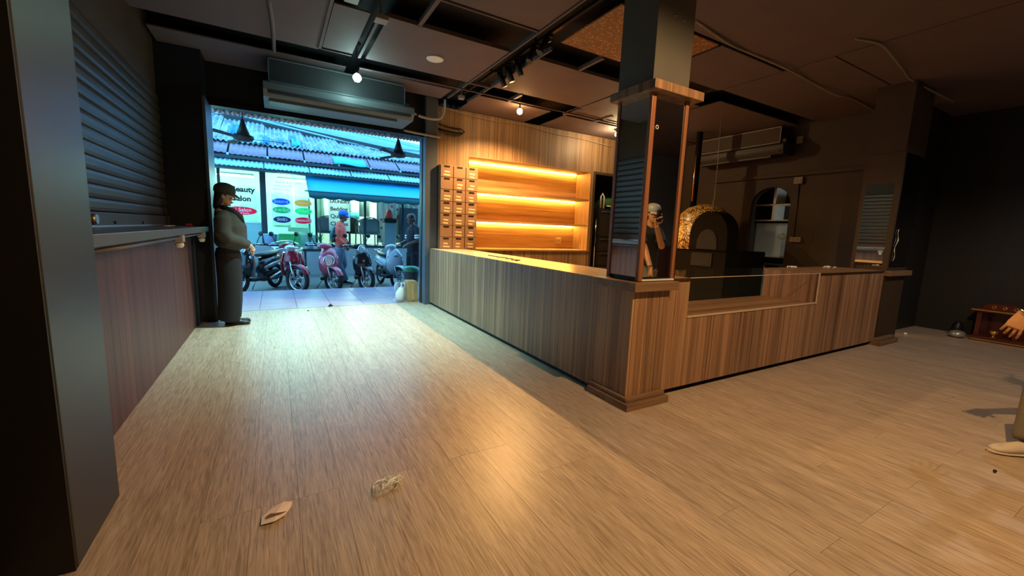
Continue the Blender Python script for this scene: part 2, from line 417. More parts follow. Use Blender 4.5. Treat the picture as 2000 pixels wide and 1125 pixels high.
# ================================================================ SHUTTER, LEDGE
M('shutter', (.085, .062, .040), .42, .5, var=.15, scale=8)
sh = thing('roller_shutter', 'closed grey-brown steel roller shutter above the left ledge', 'shutter')
z = 1.33; first = None
prof = [(-1.135, 0), (-1.124, .007), (-1.119, .030), (-1.119, .068), (-1.124, .090), (-1.135, .097), (-1.139, .097), (-1.139, 0)]
while z < 2.62:
    if first is None:
        first = MB().prism([(a, z+b) for a, b in prof], 'XZ', 2.45, 6.38).build('slat', 'shutter', sh); fz = z; fl = first.location.copy()
    else: dupe(first, sh, fl+Vector((0, 0, z-fz)))
    z += .0985
bb = MB().box(-1.14, -1.10, 2.45, 6.38, 1.222, 1.325).build('bottom_bar', 'shutter', sh, bevel=.004)
box('bar_edge', 'steel', -1.10, -1.088, 2.45, 6.38, 1.218, 1.230, parent=bb)
MB().cyl((-1.10, 3.95, 1.275), (-1.075, 3.95, 1.275), .04, .034).build('lock', 'steel', bb)
for yy in (3.2, 4.4, 5.2): MB().cyl((-1.10, yy, 1.25), (-1.09, yy, 1.25), .012, n=8).build('rivet', 'black_metal', bb)
lg = thing('ledge_shelf', 'grey ledge on top of the low panelled wall at left', 'ledge')
M('ledge_grey', (.095, .088, .088), .38, var=.08, scale=5)
MB().box(-1.12, -.72, 2.43, 6.395, 1.155, 1.215).build('top', 'ledge_grey', lg, bevel=.004)
MB().limb([(-.76, 2.45, 1.128), (-.76, 4.62, 1.128)], .012, 8).build('conduit', 'ledge_grey', lg)
MB().limb([(-.76, 4.78, 1.132), (-.76, 6.1, 1.132)], .010, 8).build('conduit', 'ledge_grey', lg)
for yy in (4.70, 6.0):
    j = MB().box(-.79, -.72, yy-.05, yy+.05, 1.09, 1.155).build('lamp_socket', 'dim_plastic', lg, bevel=.008)
    MB().lathe([(.012, 0), (.03, -.01), (.034, -.03), (.02, -.05)], (-.755, yy, 1.09), n=12).build('socket_cup', 'white_plastic', j)
M('red_plastic', (.55, .03, .04), .35)
tag(MB().box(-.93, -.87, 6.2, 6.32, 1.216, 1.246).build('lighter_case', 'red_plastic', bevel=.01), 'small bright red plastic case lying on the left ledge', 'case')
tag(MB().box(-1.02, -.99, 5.6, 6.0, 1.216, 1.222).build('paper_strip', 'white_plastic'), 'thin pale strip lying on the left ledge below the shutter', 'strip')

# ================================================================ CORNER COLUMN WITH MIRRORS
CX0, CX1, CY0, CY1 = 2.275, 2.665, 2.105, 2.44
colm = thing('wall_column', 'square mirrored column standing on the bar counter corner', 'column'); colm['kind'] = 'structure'
box('upper_shaft', 'column_paint', CX0, CX1-.02, CY0+.005, CY1, 2.345, 3.5, parent=colm)
for xx in (2.44, 2.52): MB().cyl((xx, CY0+.006, 2.81-(xx-2.44)*.1), (xx, CY0-.006, 2.81-(xx-2.44)*.1), .008, n=8).build('screw', 'chrome', colm)
MB().box(2.225, 2.735, 2.04, 2.47, 2.285, 2.345).build('cap_board', 'counter_wood', colm, bevel=.003)
box('core', 'black_wall', CX0+.02, CX1-.02, CY0+.02, CY1, .97, 2.285, parent=colm)
box('side_mirror', 'mirror', CX0+.012, CX0+.02, CY0+.03, CY1-.025, 1.0, 2.285, parent=colm)
fm = box('front_mirror', 'mirror', CX0+.045, CX1-.03, CY0+.012, CY0+.02, 1.0, 2.285, parent=colm)
for (x0, x1, y0, y1) in [(CX0+.004, CX0+.045, CY0+.0, CY0+.03), (CX1-.03, CX1, CY0+.002, CY0+.03), (CX0+.004, CX0+.02, CY1-.03, CY1)]:
    MB().box(x0, x1, y0, y1, .97, 2.285).build('corner_trim', 'red_trim', colm, bevel=.003)
MB().box(CX1-.006, CX1+.004, CY0-.004, CY0+.006, .98, 2.285).build('edge_strip', 'chrome', colm)
MB().box(CX0+.046, CX0+.052, CY0+.002, CY0+.010, .98, 2.285).build('edge_strip', 'chrome', colm)
MB().box(CX0+.04, CX1, CY0-.004, CY0+.008, .972, .984).build('edge_strip', 'white_plastic', colm)

# ================================================================ BAR COUNTER
def boards(parent, axis, a0, a1, d0, d1, z0, z1, m, w=.122, name='front_board'):
    a = a0; sh_ = {}
    while a < a1-.004:
        b = min(a+w, a1); key = round(b-a, 3)
        if key in sh_:
            s0, l0, aa = sh_[key]; dupe(s0, parent, l0+(Vector((a-aa, 0, 0)) if axis == 'X' else Vector((0, a-aa, 0))))
        else:
            o = (MB().box(a+.0007, b-.0007, d0, d1, z0, z1) if axis == 'X' else MB().box(d0, d1, a+.0007, b-.0007, z0, z1)).build(name, m, parent)
            sh_[key] = (o, o.location.copy(), a)
        a = b
TOPZ = .96
c1 = thing('bar_counter', 'long wood bar counter with pale top running towards the street', 'counter')
box('carcass', 'black_wall', 2.27, 2.83, 2.50, 6.78, .05, TOPZ-.03, parent=c1)
box('toe_kick', 'toe_kick', 2.285, 2.80, 2.50, 6.70, 0, .05, parent=c1)
boards(c1, 'Y', 2.50, 6.695, 2.25, 2.27, .045, TOPZ-.002, 'counter_wood')
MB().box(2.27, 2.86, 2.512, 6.79, TOPZ-.03, TOPZ).build('worktop', 'counter_top', c1, bevel=.002)
# pedestal under the column
pd = thing('counter_pedestal', 'wood clad corner pedestal with stepped plinth under the mirrored column', 'pedestal')
box('core', 'black_wall', 2.27, 2.62, 2.13, 2.50, .0, .90, parent=pd)
boards(pd, 'X', 2.27, 2.64, 2.110, 2.13, .09, .90, 'counter_wood', w=.13)
boards(pd, 'Y', 2.112, 2.50, 2.25, 2.27, .09, .90, 'counter_wood', w=.13)
MB().box(2.205, 2.675, 2.055, 2.51, .90, .965).build('ledge_board', 'front_top', pd, bevel=.003)
MB().box(2.205, 2.66, 2.045, 2.498, 0, .055).build('plinth', 'front_top', pd, bevel=.003)
MB().box(2.225, 2.645, 2.075, 2.498, .055, .09).build('plinth', 'front_top', pd, bevel=.008)
# front counter with display case
c2 = thing('front_counter', 'wide wood bar counter with glass display recess facing the room', 'counter')
GX0, GX1, GZ0 = 2.925, 5.08, .645
box('carcass', 'black_wall', 2.87, 6.74, 2.17, 2.72, .06, GZ0-.02, parent=c2)
box('toe_kick', 'toe_kick', 2.87, 6.74, 2.21, 2.70, 0, .06, parent=c2)
boards(c2, 'X', 2.645, GX0, 2.145, 2.17, .055, .975, 'counter_wood', w=.14)
boards(c2, 'X', GX0, GX1, 2.145, 2.17, .055, GZ0, 'counter_wood', w=.135)
boards(c2, 'X', GX1, 6.75, 2.145, 2.17, .055, .975, 'counter_wood', w=.139)
box('end_block', 'black_wall', GX1, 6.74, 2.17, 2.72, GZ0-.02, .945, parent=c2)
box('end_block', 'black_wall', 2.87, GX0, 2.17, 2.72, GZ0-.02, .945, parent=c2)
MB().box(GX1, 6.75, 2.145, 2.74, .945, .977).build('worktop', 'front_top', c2)
MB().box(2.68, GX0, 2.145, 2.50, .945, .977).build('worktop', 'front_top', c2)
box('recess_floor', 'front_top', GX0, GX1, 2.17, 2.72, GZ0-.02, GZ0, parent=c2)
box('recess_side', 'counter_wood', GX1-.014, GX1, 2.172, 2.72, GZ0, .97, parent=c2)
box('recess_side', 'counter_wood', GX0, GX0+.014, 2.172, 2.72, GZ0, .97, parent=c2)
m, nt, b = _nt('clear_glass'); MATS['clear_glass'] = m
b.inputs['Base Color'].default_value = (.03, .04, .04, 1); b.inputs['Roughness'].default_value = .03; b.inputs['Alpha'].default_value = .10
b.inputs['Specular IOR Level'].default_value = .9
nzt = nt.nodes.new('ShaderNodeTexNoise'); nzt.inputs['Scale'].default_value = 3; mrr = nt.nodes.new('ShaderNodeMapRange'); mrr.inputs['To Min'].default_value = .02; mrr.inputs['To Max'].default_value = .06
nt.links.new(nzt.outputs['Fac'], mrr.inputs['Value']); nt.links.new(mrr.outputs[0], b.inputs['Roughness'])
dc = thing('display_case', 'clear glass panes closing the display recess in the front counter', 'glass case')
box('front_pane', 'clear_glass', GX0+.003, GX1-.003, 2.150, 2.156, GZ0+.008, .972, parent=dc)
box('top_pane', 'clear_glass', GX0+.003, GX1-.003, 2.150, 2.72, .972, .979, parent=dc)
M('edge_pale', (.62, .50, .36), .35, .2)
box('bottom_channel', 'edge_pale', GX0, GX1, 2.138, 2.160, GZ0, GZ0+.012, parent=dc)
box('side_channel', 'edge_pale', GX1-.008, GX1, 2.143, 2.152, GZ0+.012, .979, parent=dc)
box('pane_edge', 'edge_pale', GX0+.004, GX1-.008, 2.1465, 2.150, .973, .979, parent=dc)
# loose plastic clip and scraps on the counter
def scrap(name, label, cat, c, s, m, n=7, seed=1):
    random.seed(seed); mb = MB()
    for k in range(n):
        a = random.uniform(0, 6.3); p = Vector(c)+Vector((random.uniform(-s, s), random.uniform(-s, s)*.6, .002))
        q = p+Vector((math.cos(a)*s*.7, math.sin(a)*s*.5, random.uniform(.004, s*.35)))
        mb.limb([p, (p+q)/2+Vector((0, 0, s*.15)), q], [s*.10, s*.16, s*.07], 6)
    return mb.build(name, m, None, label, cat)
scrap('plastic_scrap', 'crumpled clear plastic scrap lying inside the glass display recess', 'plastic scrap', (3.25, 2.62, GZ0), .06, 'white_plastic', 8, 3)
scrap('plastic_scrap', 'pale plastic scraps on the front counter left of the far column', 'plastic scrap', (6.2, 2.55, .977), .07, 'white_plastic', 7, 5)
scrap('plastic_scrap', 'little heap of white scraps on the counter beyond the glass case', 'plastic scrap', (5.55, 2.66, .977), .06, 'white_plastic', 9, 8)
# black cable left on the worktop
cab = [(2.50, 5.0, .966), (2.47, 4.9, .966), (2.50, 4.72, .967), (2.43, 4.6, .970), (2.50, 4.45, .967), (2.42, 4.35, .967), (2.48, 4.28, .972), (2.40, 4.18, .967), (2.47, 4.10, .967), (2.39, 4.06, .966)]
MB().limb(cab, .006, 6).build('black_cable', 'black_plastic', None, 'thin black cable lying loose on the pale bar top', 'cable')

# ================================================================ SECOND COLUMN
k2 = thing('wall_column_far', 'dark mirrored column at the right end of the front counter', 'column'); k2['kind'] = 'structure'
box('shaft', 'brown_wall', 6.79, 7.42, 2.14, 2.52, 0, 3.5, parent=k2)
box('side_mirror', 'mirror', 6.778, 6.79, 2.19, 2.485, 1.03, 2.08, parent=k2)
for (y0, y1) in [(2.135, 2.19), (2.485, 2.525)]: box('corner_trim', 'brown_wall', 6.772, 6.79, y0, y1, .98, 2.45, parent=k2)
box('head_trim', 'brown_wall', 6.772, 6.79, 2.19, 2.485, 2.08, 2.45, parent=k2)
M('darkened_mirror', (.10, .10, .10), .05, 1., var=.1)  # dark reflection of the room is put into the mirror's tint
box('front_mirror', 'darkened_mirror', 6.83, 7.38, 2.128, 2.14, 1.03, 2.45, parent=k2)
MB().box(6.74, 7.46, 2.08, 2.54, .91, .975).build('ledge_board', 'front_top', k2, bevel=.003)
MB().box(6.72, 7.30, 2.06, 2.54, 0, .06).build('plinth', 'front_top', k2, bevel=.003)
MB().box(6.75, 7.27, 2.09, 2.53, .06, .095).build('plinth', 'front_top', k2, bevel=.006)
mb = MB(); random.seed(4)
pts = [(6.86+.03*math.sin(k*1.3)+k*.006, 2.118, 1.10+k*.045) for k in range(10)]
mb.limb(pts, [.002, .004, .002, .006, .002, .003, .007, .002, .002, .004], 6)
mb.build('peeling_tape', 'white_plastic', None, 'strip of clear tape peeling off the dark far column', 'tape')

MB().ring((2.345, 2.104, 2.06), .012, .003, 'Y', 14, 6).build('white_ring', 'white_plastic', None, 'small white ring on the front mirror of the column', 'loop')  # plain white ring just in front of the mirror
# ================================================================ LIT SHELF NICHE
nb = thing('lit_shelf_niche', 'recessed wooden back-bar shelves with warm strip lights', 'shelf')
NY = 7.27
box('back_panel', 'shelf_wood', NX0, NX1, NY, NY+.02, NZ0, NZ1, parent=nb)
box('left_panel', 'wall_wood', NX0-.02, NX0, WY-.002, NY, NZ0, NZ1, parent=nb)
rp_ = box('right_panel', 'wall_wood', NX1, NX1+.02, WY-.002, NY, NZ0, NZ1, parent=nb)
box('top_panel', 'shelf_wood', NX0-.02, NX1+.02, WY-.002, NY, NZ1, NZ1+.02, parent=nb)
box('base_board', 'shelf_wood', 3.07, NX1+.02, WY-.03, NY, NZ0-.03, NZ0, parent=nb)
glow('led_warm', (1, .47, .075), 150)
SHZ = (1.49, 2.02)
for zz in SHZ:
    box('shelf_board', 'shelf_wood', NX0, NX1, WY+.03, NY, zz-.035, zz, parent=nb)
for zz in (SHZ[0]-.035, SHZ[1]-.035, NZ1):
    ch = box('light_channel', 'steel', NX0+.01, NX1-.02, NY-.030, NY-.004, zz-.006, zz-.0005, parent=nb)
    box('led_strip', 'led_warm', NX0+.03, NX1-.03, NY-.027, NY-.008, zz-.013, zz-.006, parent=ch)
M('ivory', (.70, .62, .45), .4)
ol = box('socket_plate', 'ivory', 5.25, 5.40, NY-.012, NY, 1.07, 1.19, parent=nb, bevel=.004)
for xx in (5.29, 5.35): box('socket_slot', 'black_plastic', xx-.006, xx+.006, NY-.0135, NY-.011, 1.11, 1.15, parent=ol)
sw = box('switch_plate', 'ivory', 3.02, 3.06, WY-.01, WY+.02, 1.08, 1.2, parent=nb)

# index-drawer cabinet: 3 x 7 little drawers
M('drawer_face', (.30, .185, .12), .5, var=.12, scale=30)
M('label_print', (.85, .72, .50), .6, var=.03)
dcab = thing('drawer_cabinet', 'tall cabinet of small labelled wooden drawers left of the lit shelves', 'cabinet')
QX0, QX1, QZ0, QZ1, QY = 2.385, 3.065, .962, 2.345, 6.60
box('carcass', 'drawer_face', QX0, QX1, QY+.012, WY-.002, QZ0, QZ1, parent=dcab)
cw, rh = (QX1-QX0)/3, (QZ1-QZ0)/7
plain = {(0, 1), (5, 0), (1, 0)}
random.seed(11)
for r in range(7):
    for c in range(3):
        x0, z0 = QX0+c*cw, QZ1-(r+1)*rh
        d = MB().box(x0+.006, x0+cw-.006, QY, QY+.012, z0+.005, z0+rh-.005).build('drawer', 'drawer_face', dcab, bevel=.003)
        h_ = MB().box(x0+cw*.28, x0+cw*.72, QY-.003, QY+.002, z0+rh-.038, z0+rh-.010).build('finger_slot', 'black_plastic', d)
        if (r, c) not in plain:
            for q in (0, 1):
                wv = random.uniform(.17, .27); xo = x0+cw*.5+random.uniform(-.015, .015)
                MB().prism([(xo-wv*cw, z0+rh*(.52-.26*q)), (xo+wv*cw, z0+rh*(.50-.26*q)), (xo+wv*cw*.92, z0+rh*(.39-.26*q)), (xo-wv*cw*.95, z0+rh*(.42-.26*q))], 'XZ', QY-.0015, QY+.001).build('label_line', 'label_print', d)

# doorway right of the niche, dark fridge and box in it
dr = thing('door_1', 'dark doorway with plain frame right of the lit shelves', 'doorway'); dr['kind'] = 'structure'
for (x0, x1, z0, z1) in [(DX0-.05, DX0, 0, DZ1+.05), (DX1, DX1+.05, 0, DZ1+.05), (DX0, DX1, DZ1, DZ1+.05)]:
    box('frame', 'brown_wall', x0, x1, WY-.012, WY+.08, z0, z1, parent=dr)
box('side_lining', 'black_wall', DX0-.02, DX0, WY+.08, 7.36, 0, DZ1, parent=dr)
M('fridge_dark', (.035, .030, .028), .3, .2)
fr = thing('drawer_fridge', 'dark upright drawer fridge standing in the doorway', 'fridge')
box('body', 'fridge_dark', 6.10, 6.76, 6.92, 7.34, .02, 1.86, parent=fr)
for z0, z1 in ((.06, .60), (.62, .92), (.94, 1.24), (1.26, 1.84)):
    d = MB().box(6.11, 6.75, 6.90, 6.92, z0, z1).build('drawer', 'fridge_dark', fr, bevel=.004)
    MB().box(6.18, 6.52, 6.88, 6.90, z1-.055, z1-.03).build('handle', 'steel', d)
MB().limb([(6.02, 6.87, .6), (6.02, 6.87, 1.62)], .018, 10).build('steam_pipe', 'chrome', None, 'shiny upright metal pipe in the dark doorway', 'pipe')
M('green_cloth', (.03, .13, .035), .8, var=.3, scale=25)
gb = thing('towel_pack', 'green pack with a white looped handle on top of the fridge', 'pack')
MB().limb([(6.28, 7.05, 1.98), (6.5, 7.05, 2.0), (6.74, 7.05, 1.98)], [(.11, .10), (.125, .12), (.10, .10)], 14, ref=(0, 1, 0)).build('bundle', 'green_cloth', gb)
MB().limb([(6.17, 6.93, 1.87), (6.16, 6.92, 2.12), (6.20, 6.92, 2.18), (6.25, 6.92, 2.12), (6.26, 6.93, 1.87)], .018, 8).build('handle', 'white_plastic', gb)
MB().limb([(6.35, 6.925, 1.93), (6.5, 6.90, 1.92), (6.58, 6.91, 1.96), (6.66, 6.91, 1.90)], .014, 8).build('cord', 'white_plastic', gb)
# black cable loop on the wall above the cabinet
MB().limb([(2.38, 6.78, 2.94), (2.5, 6.76, 2.91), (2.65, 6.74, 2.89), (2.78, 6.74, 2.90), (2.86, 6.75, 2.945), (2.80, 6.76, 2.985), (2.6, 6.77, 2.99), (2.4, 6.78, 3.02)],
          [.014, .024, .03, .028, .018, .010, .008, .007], 8).build('cable_loop', 'black_plastic', None, 'black cable loop hanging on the wood wall by the pilaster', 'cable')

# ================================================================ BULBS
def bulb(name, label, x, y, z, color, watts, em, rad=.045, spot=0, top=CZ):
    t = thing(name, label, 'lamp', 'bare ceiling bulbs')
    MB().lathe([(.05, top-.001), (.05, top-.02), (.014, top-.035), (.010, z+.075), (.022, z+.06), (.022, z+.04)][::-1], (x, y, 0), n=14).build('holder', 'black_metal', t)
    glow('bulb_'+name, color, em)
    MB().lathe([(.004, z-rad), (rad*.6, z-rad*.82), (rad*.98, z-rad*.2), (rad, z), (rad*.85, z+rad*.5), (.020, z+.045)], (x, y, 0), n=16).build('globe', 'bulb_'+name, t)
    l = lamp(name+'_light', (x, y, z-rad-.012), color, watts, .02, 'SPOT' if spot else 'POINT', **(dict(spot_size=spot, spot_blend=1. if spot < 2.5 else (.6 if spot < 2.7 else .25)) if spot else {}))
    return t
bulb('cool_bulb', 'bright cool white bulb on the ceiling in front of the air conditioner', .94, 5.62, 3.10, (.53, 1.0, .93), 490, 75, .05, spot=math.radians(96), top=3.5)
bulb('warm_bulb', 'bright orange bulb on the ceiling above the bar counter', 3.44, 5.90, 3.19, (1.0, .53, .18), 290, 120, .045, spot=math.radians(152), top=3.5)
bulb('warm_spot_bulb', 'small warm bulb near the ceiling left of the mirrored column', 5.72, 6.10, 3.20, (1.0, .68, .34), 28, 90, .035)
# room bulbs behind the camera position, out of frame
bulb('rear_warm_bulb', 'warm bulb on the ceiling over the room in front of the counter', 2.3, .05, 3.18, (1.0, .61, .27), 205, 40, .04, spot=math.radians(166))
bulb('rear_dim_bulb', 'dim white bulb on the ceiling at the far right of the room', 6.6, .35, 3.18, (1.0, .92, .84), 45, 25, .035, spot=math.radians(150))

# ================================================================ AIR CONDITIONERS
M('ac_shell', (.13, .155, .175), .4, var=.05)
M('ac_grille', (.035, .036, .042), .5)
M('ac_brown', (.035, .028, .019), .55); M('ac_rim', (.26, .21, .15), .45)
def air_con(label, P, length, name='air_conditioner', shell='ac_shell', rim='ac_shell', grille='ac_grille'):
    """P maps (along, out, up) to world metres"""
    t = thing(name, label, 'air conditioner', 'wide ceiling air conditioners')
    def bx(nm, m, a0, a1, o0, o1, z0, z1, par=t, **k):
        p, q = P(a0, o0), P(a1, o1)
        return MB().box(min(p[0], q[0]), max(p[0], q[0]), min(p[1], q[1]), max(p[1], q[1]), z0, z1).build(nm, m, par, **k)
    bx('body', grille, .08, length-.12, 0, .52, 3.0, 3.285)
    fp = bx('intake_panel', grille, .07, length-.11, .52, .53, 3.0, 3.27)
    for (a0, a1, z0, z1) in [(.06, length-.10, 3.262, 3.275), (.06, .072, 3.0, 3.275), (length-.112, length-.10, 3.0, 3.275), (.06, length-.10, 3.0, 3.012)]:
        bx('panel_rim', rim, a0, a1, .53, .538, z0, z1, fp)
    # outlet hood: slanting top, vertical face, lower lip
    ring_ = [(0, 2.80), (0, 3.0), (.54, 3.0), (.66, 2.955), (.66, 2.875), (.60, 2.80)]
    mb = MB(); n = len(ring_); vs = [P(a, o)[:2]+(z,) for a in (0, length) for o, z in ring_]
    mb.add(vs, [list(range(n))[::-1], list(range(n, 2*n))]+[(i, (i+1) % n, n+(i+1) % n, n+i) for i in range(n)])
    hd = mb.build('outlet_hood', shell, t, bevel=.006)
    bx('louvre', grille, .05, length-.05, .60, .664, 2.835, 2.872, hd)
    bx('drain_lip', shell, .06, length-.22, .30, .56, 2.765, 2.80)
    bx('side_box', shell, length-.09, length-.02, .36, .48, 3.0, 3.06)
    return t
air_con('wide grey air conditioner hung over the street opening', lambda a, o: (-.07+a, 6.62-o), 1.83)
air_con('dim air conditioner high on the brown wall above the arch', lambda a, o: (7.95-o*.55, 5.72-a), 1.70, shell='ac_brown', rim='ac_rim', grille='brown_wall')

# ================================================================ CEILING FIXTURES
sp = thing('ceiling_speaker', 'round white disc flush in the ceiling', 'speaker')
MB().lathe([(.085, CZ-.012), (.10, CZ-.010), (.10, CZ), (.085, CZ)], (1.72, 5.0, 0), n=24).build('rim', 'white_plastic', sp)
MB().lathe([(.001, CZ-.008), (.084, CZ-.008), (.084, CZ-.002), (.001, CZ-.002)], (1.72, 5.0, 0), n=24).build('grille', 'dim_plastic', sp)
tk = thing('track_light', 'black ceiling track carrying cylindrical spotlights', 'track light')
box('rail', 'black_metal', 2.60, 2.635, 2.95, 6.20, 3.385, 3.42, parent=tk)
for yy in (3.1, 4.2, 5.3, 6.1): box('hanger', 'black_metal', 2.61, 2.625, yy-.01, yy+.01, 3.42, 3.5, parent=tk)
for yy, an in ((5.08, .30), (4.86, .25), (4.62, .2), (4.2, -.5), (3.95, -.6)):
    ad = box('adapter', 'black_metal', 2.595, 2.64, yy-.07, yy+.07, 3.362, 3.385, parent=tk)
    y2 = yy
    hd = MB().limb([(2.62+an*.02, y2, 3.37), (2.64+an*.22, y2-.02, 3.19)], [.036, .036], 14).build('spot_head', 'black_metal', tk)
    MB().limb([(2.64, y2-.04, 3.34), (2.64, y2+.04, 3.34)], .006, 6).build('pivot', 'chrome', hd)
# grey junction boxes and dangling bits
def jbox(label, x, y, z0, s=.06):
    t = thing('junction_box', label, 'junction box', 'ceiling junction boxes')
    MB().box(x-s, x+s, y-s, y+s, z0, z0+.05).build('cover', 'dim_plastic', t, bevel=.006)
    MB().limb([(x, y, z0+.05), (x, y+.02, CZ+.2)], .010, 8).build('stem', 'dim_plastic', t)
jbox('pale square junction box in the left ceiling trough', .95, 4.33, CZ-.06)
jbox('small pale junction box near the pilaster top', 2.50, 6.05, CZ-.06, .04)
jbox('dim junction box further left on the ceiling', .66, 4.16, CZ-.03, .06)
def cable(label, pts, r, m='dim_plastic', name='ceiling_cable', cat='cable', group='ceiling cables'):
    P = [Vector(p) for p in pts]; out = []
    for i in range(len(P)-1):
        p0, p1, p2, p3 = P[max(i-1, 0)], P[i], P[i+1], P[min(i+2, len(P)-1)]
        for k in range(5):
            t = k/5; out.append(.5*((2*p1)+(p2-p0)*t+(2*p0-5*p1+4*p2-p3)*t*t+(3*p1-p0-3*p2+p3)*t**3))
    out.append(P[-1])
    return MB().limb(out, r, 6).build(name, m, None, label, cat, group)
M('pale_cable', (.24, .21, .17), .6)
cable('pale cable sagging along the ceiling right of the column', [(3.45, 2.74, CZ-.005), (4.1, 2.82, CZ-.02), (4.6, 2.84, CZ-.005), (5.2, 2.80, CZ-.035), (5.9, 2.88, CZ-.01), (6.5, 2.86, CZ-.05), (7.0, 2.86, CZ-.01), (7.9, 2.88, CZ-.04)], .012, 'pale_cable')
cable('loose curved cable hanging at the dark right ceiling', [(5.0, 2.10, CZ-.005), (5.3, 2.00, CZ-.02), (5.7, 2.02, CZ-.05), (6.3, 2.12, CZ-.02), (6.7, 2.18, CZ-.01), (7.2, 2.12, CZ-.06), (7.7, 2.06, CZ-.10), (8.1, 2.14, CZ-.02)], .011, 'pale_cable')
cable('thin pale cable along the top of the wood wall', [(2.42, 6.72, 3.27), (2.9, 6.73, 3.235), (3.5, 6.74, 3.215), (4.1, 6.74, 3.24), (4.8, 6.74, 3.19), (5.5, 6.74, 3.185), (6.2, 6.74, 3.14)], .004, 'dim_plastic')
cable('long thin conduit crossing the ceiling before the bulbs', [(1.0, 5.80, CZ-.02), (2.2, 5.74, CZ-.02), (3.4, 5.74, CZ-.02), (4.6, 5.76, CZ-.02), (5.9, 5.80, CZ-.02)], .012, 'ceiling_board')
cable('bent conduit dropping beside the air conditioner', [(1.80, 6.35, 3.02), (2.0, 6.4, 2.98), (2.28, 6.45, 3.0), (2.36, 6.42, 3.10), (2.37, 6.40, CZ)], .02, 'dim_plastic', 'conduit_pipe', 'pipe', 'wall conduits')
cable('straight conduit running from the air conditioner to the pilaster', [(1.80, 6.66, 2.80), (2.0, 6.67, 2.79), (2.4, 6.68, 2.78)], .018, 'dim_plastic', 'conduit_pipe', 'pipe', 'wall conduits')
cable('grey hanging conduit on the upper left ceiling', [(.02, 4.6, CZ-.004), (.05, 5.2, CZ-.01), (.06, 5.9, CZ-.01)], .02, 'ceiling_board', 'conduit_pipe', 'pipe', 'wall conduits')
tag(MB().limb([(5.92, 6.2, CZ), (5.92, 6.2, 3.0), (5.93, 6.2, 2.2)], .02, 8).build('drop_pipe', 'dim_plastic'), 'thin vertical pipe dropping from the ceiling behind the column', 'pipe')
tag(MB().lathe([(.001, CZ-.03), (.06, CZ-.03), (.07, CZ-.02), (.07, CZ)], (-.35, 3.0, 0), n=16).build('smoke_detector', 'dim_plastic'), 'small pale disc on the dark upper left ceiling', 'detector')

# ================================================================ RIGHT WALL: BEAM, BOXES, ARCH SHELVES, OVEN
tag(MB().box(AW-.05, AW, 2.56, 5.5, 2.44, 2.50).build('trim_4', 'brown_wall', kind='structure', bevel=.004), 'long dark trunking rail across the brown right wall', 'trim')
M('tan_plastic', (.22, .17, .11), .5)
for (lab, y, z, sy, sz) in [('tan junction box under the trunking above the arch', 3.87, 2.36, .07, .06), ('double switch plate right of the arched doorway', 3.80, 1.34, .09, .045), ('pale box beside the wall air conditioner', 3.93, 3.05, .05, .06)]:
    t = thing('wall_box', lab, 'wall box'); MB().box(AW-.05, AW, y-sy, y+sy, z-sz, z+sz).build('cover', 'tan_plastic', t, bevel=.006)
    for q in (-.4, .4): MB().box(AW-.056, AW-.05, y+q*sy-.015, y+q*sy+.015, z-.02, z+.02).build('rocker', 'tan_plastic', t)
MB().limb([(AW-.01, 3.86, 2.30), (AW-.01, 3.85, 1.8), (AW-.01, 3.84, 1.385)], .006, 6).build('wall_wire', 'black_plastic', None, 'thin wire running down to the switch plate', 'cable')
ash = thing('arch_shelf_unit', 'white shelf unit filling the top of the arched doorway', 'shelf')
M('cream_board', (.62, .55, .42), .5)
box('back', 'brown_wall', 8.55, 8.57, 3.7, 4.9, 1.66, 2.45, parent=ash)
for zz, t_ in ((1.70, .02), (1.99, .016)): box('shelf_board', 'cream_board', 8.20, 8.55, 3.9, 4.75, zz-t_, zz, parent=ash)
box('divider', 'cream_board', 8.20, 8.55, 4.36, 4.40, 1.70, 2.30, parent=ash)
box('shelf_board', 'cream_board', 8.20, 8.55, 4.05, 4.40, 2.29, 2.31, parent=ash)
box('side', 'brown_wall', 8.2, 8.55, 4.75, 4.77, .0, 2.45, parent=ash)
M('cool_wall', (.42, .52, .56), .55, var=.05, scale=3)
wb = thing('whiteboard_panel', 'pale blue board below the arch shelves', 'board')
box('board', 'cool_wall', 8.34, 8.37, 3.60, 4.74, 1.02, 1.64, parent=wb)
box('ledge', 'cream_board', 8.28, 8.37, 3.60, 4.74, .99, 1.02, parent=wb)
MB().ring((8.335, 4.22, 1.40), .05, .006, 'X', 16, 6).build('sticker', 'dim_plastic', wb)
pt_ = thing('prep_table', 'small steel prep table behind the arched doorway', 'table')
box('top', 'steel', 8.14, 8.33, 4.10, 4.72, .84, .87, parent=pt_)
for xx, yy in ((8.16, 4.12), (8.31, 4.12), (8.16, 4.70), (8.31, 4.70)): box('leg', 'steel', xx-.015, xx+.015, yy-.015, yy+.015, 0, .84, parent=pt_)
bb_ = box('panel', 'cool_wall', 8.18, 8.22, 4.42, 4.70, .1, .84, parent=pt_)
lamp('storeroom_light', (8.16, 3.35, 1.75), (.62, .84, 1.0), 5, .06)
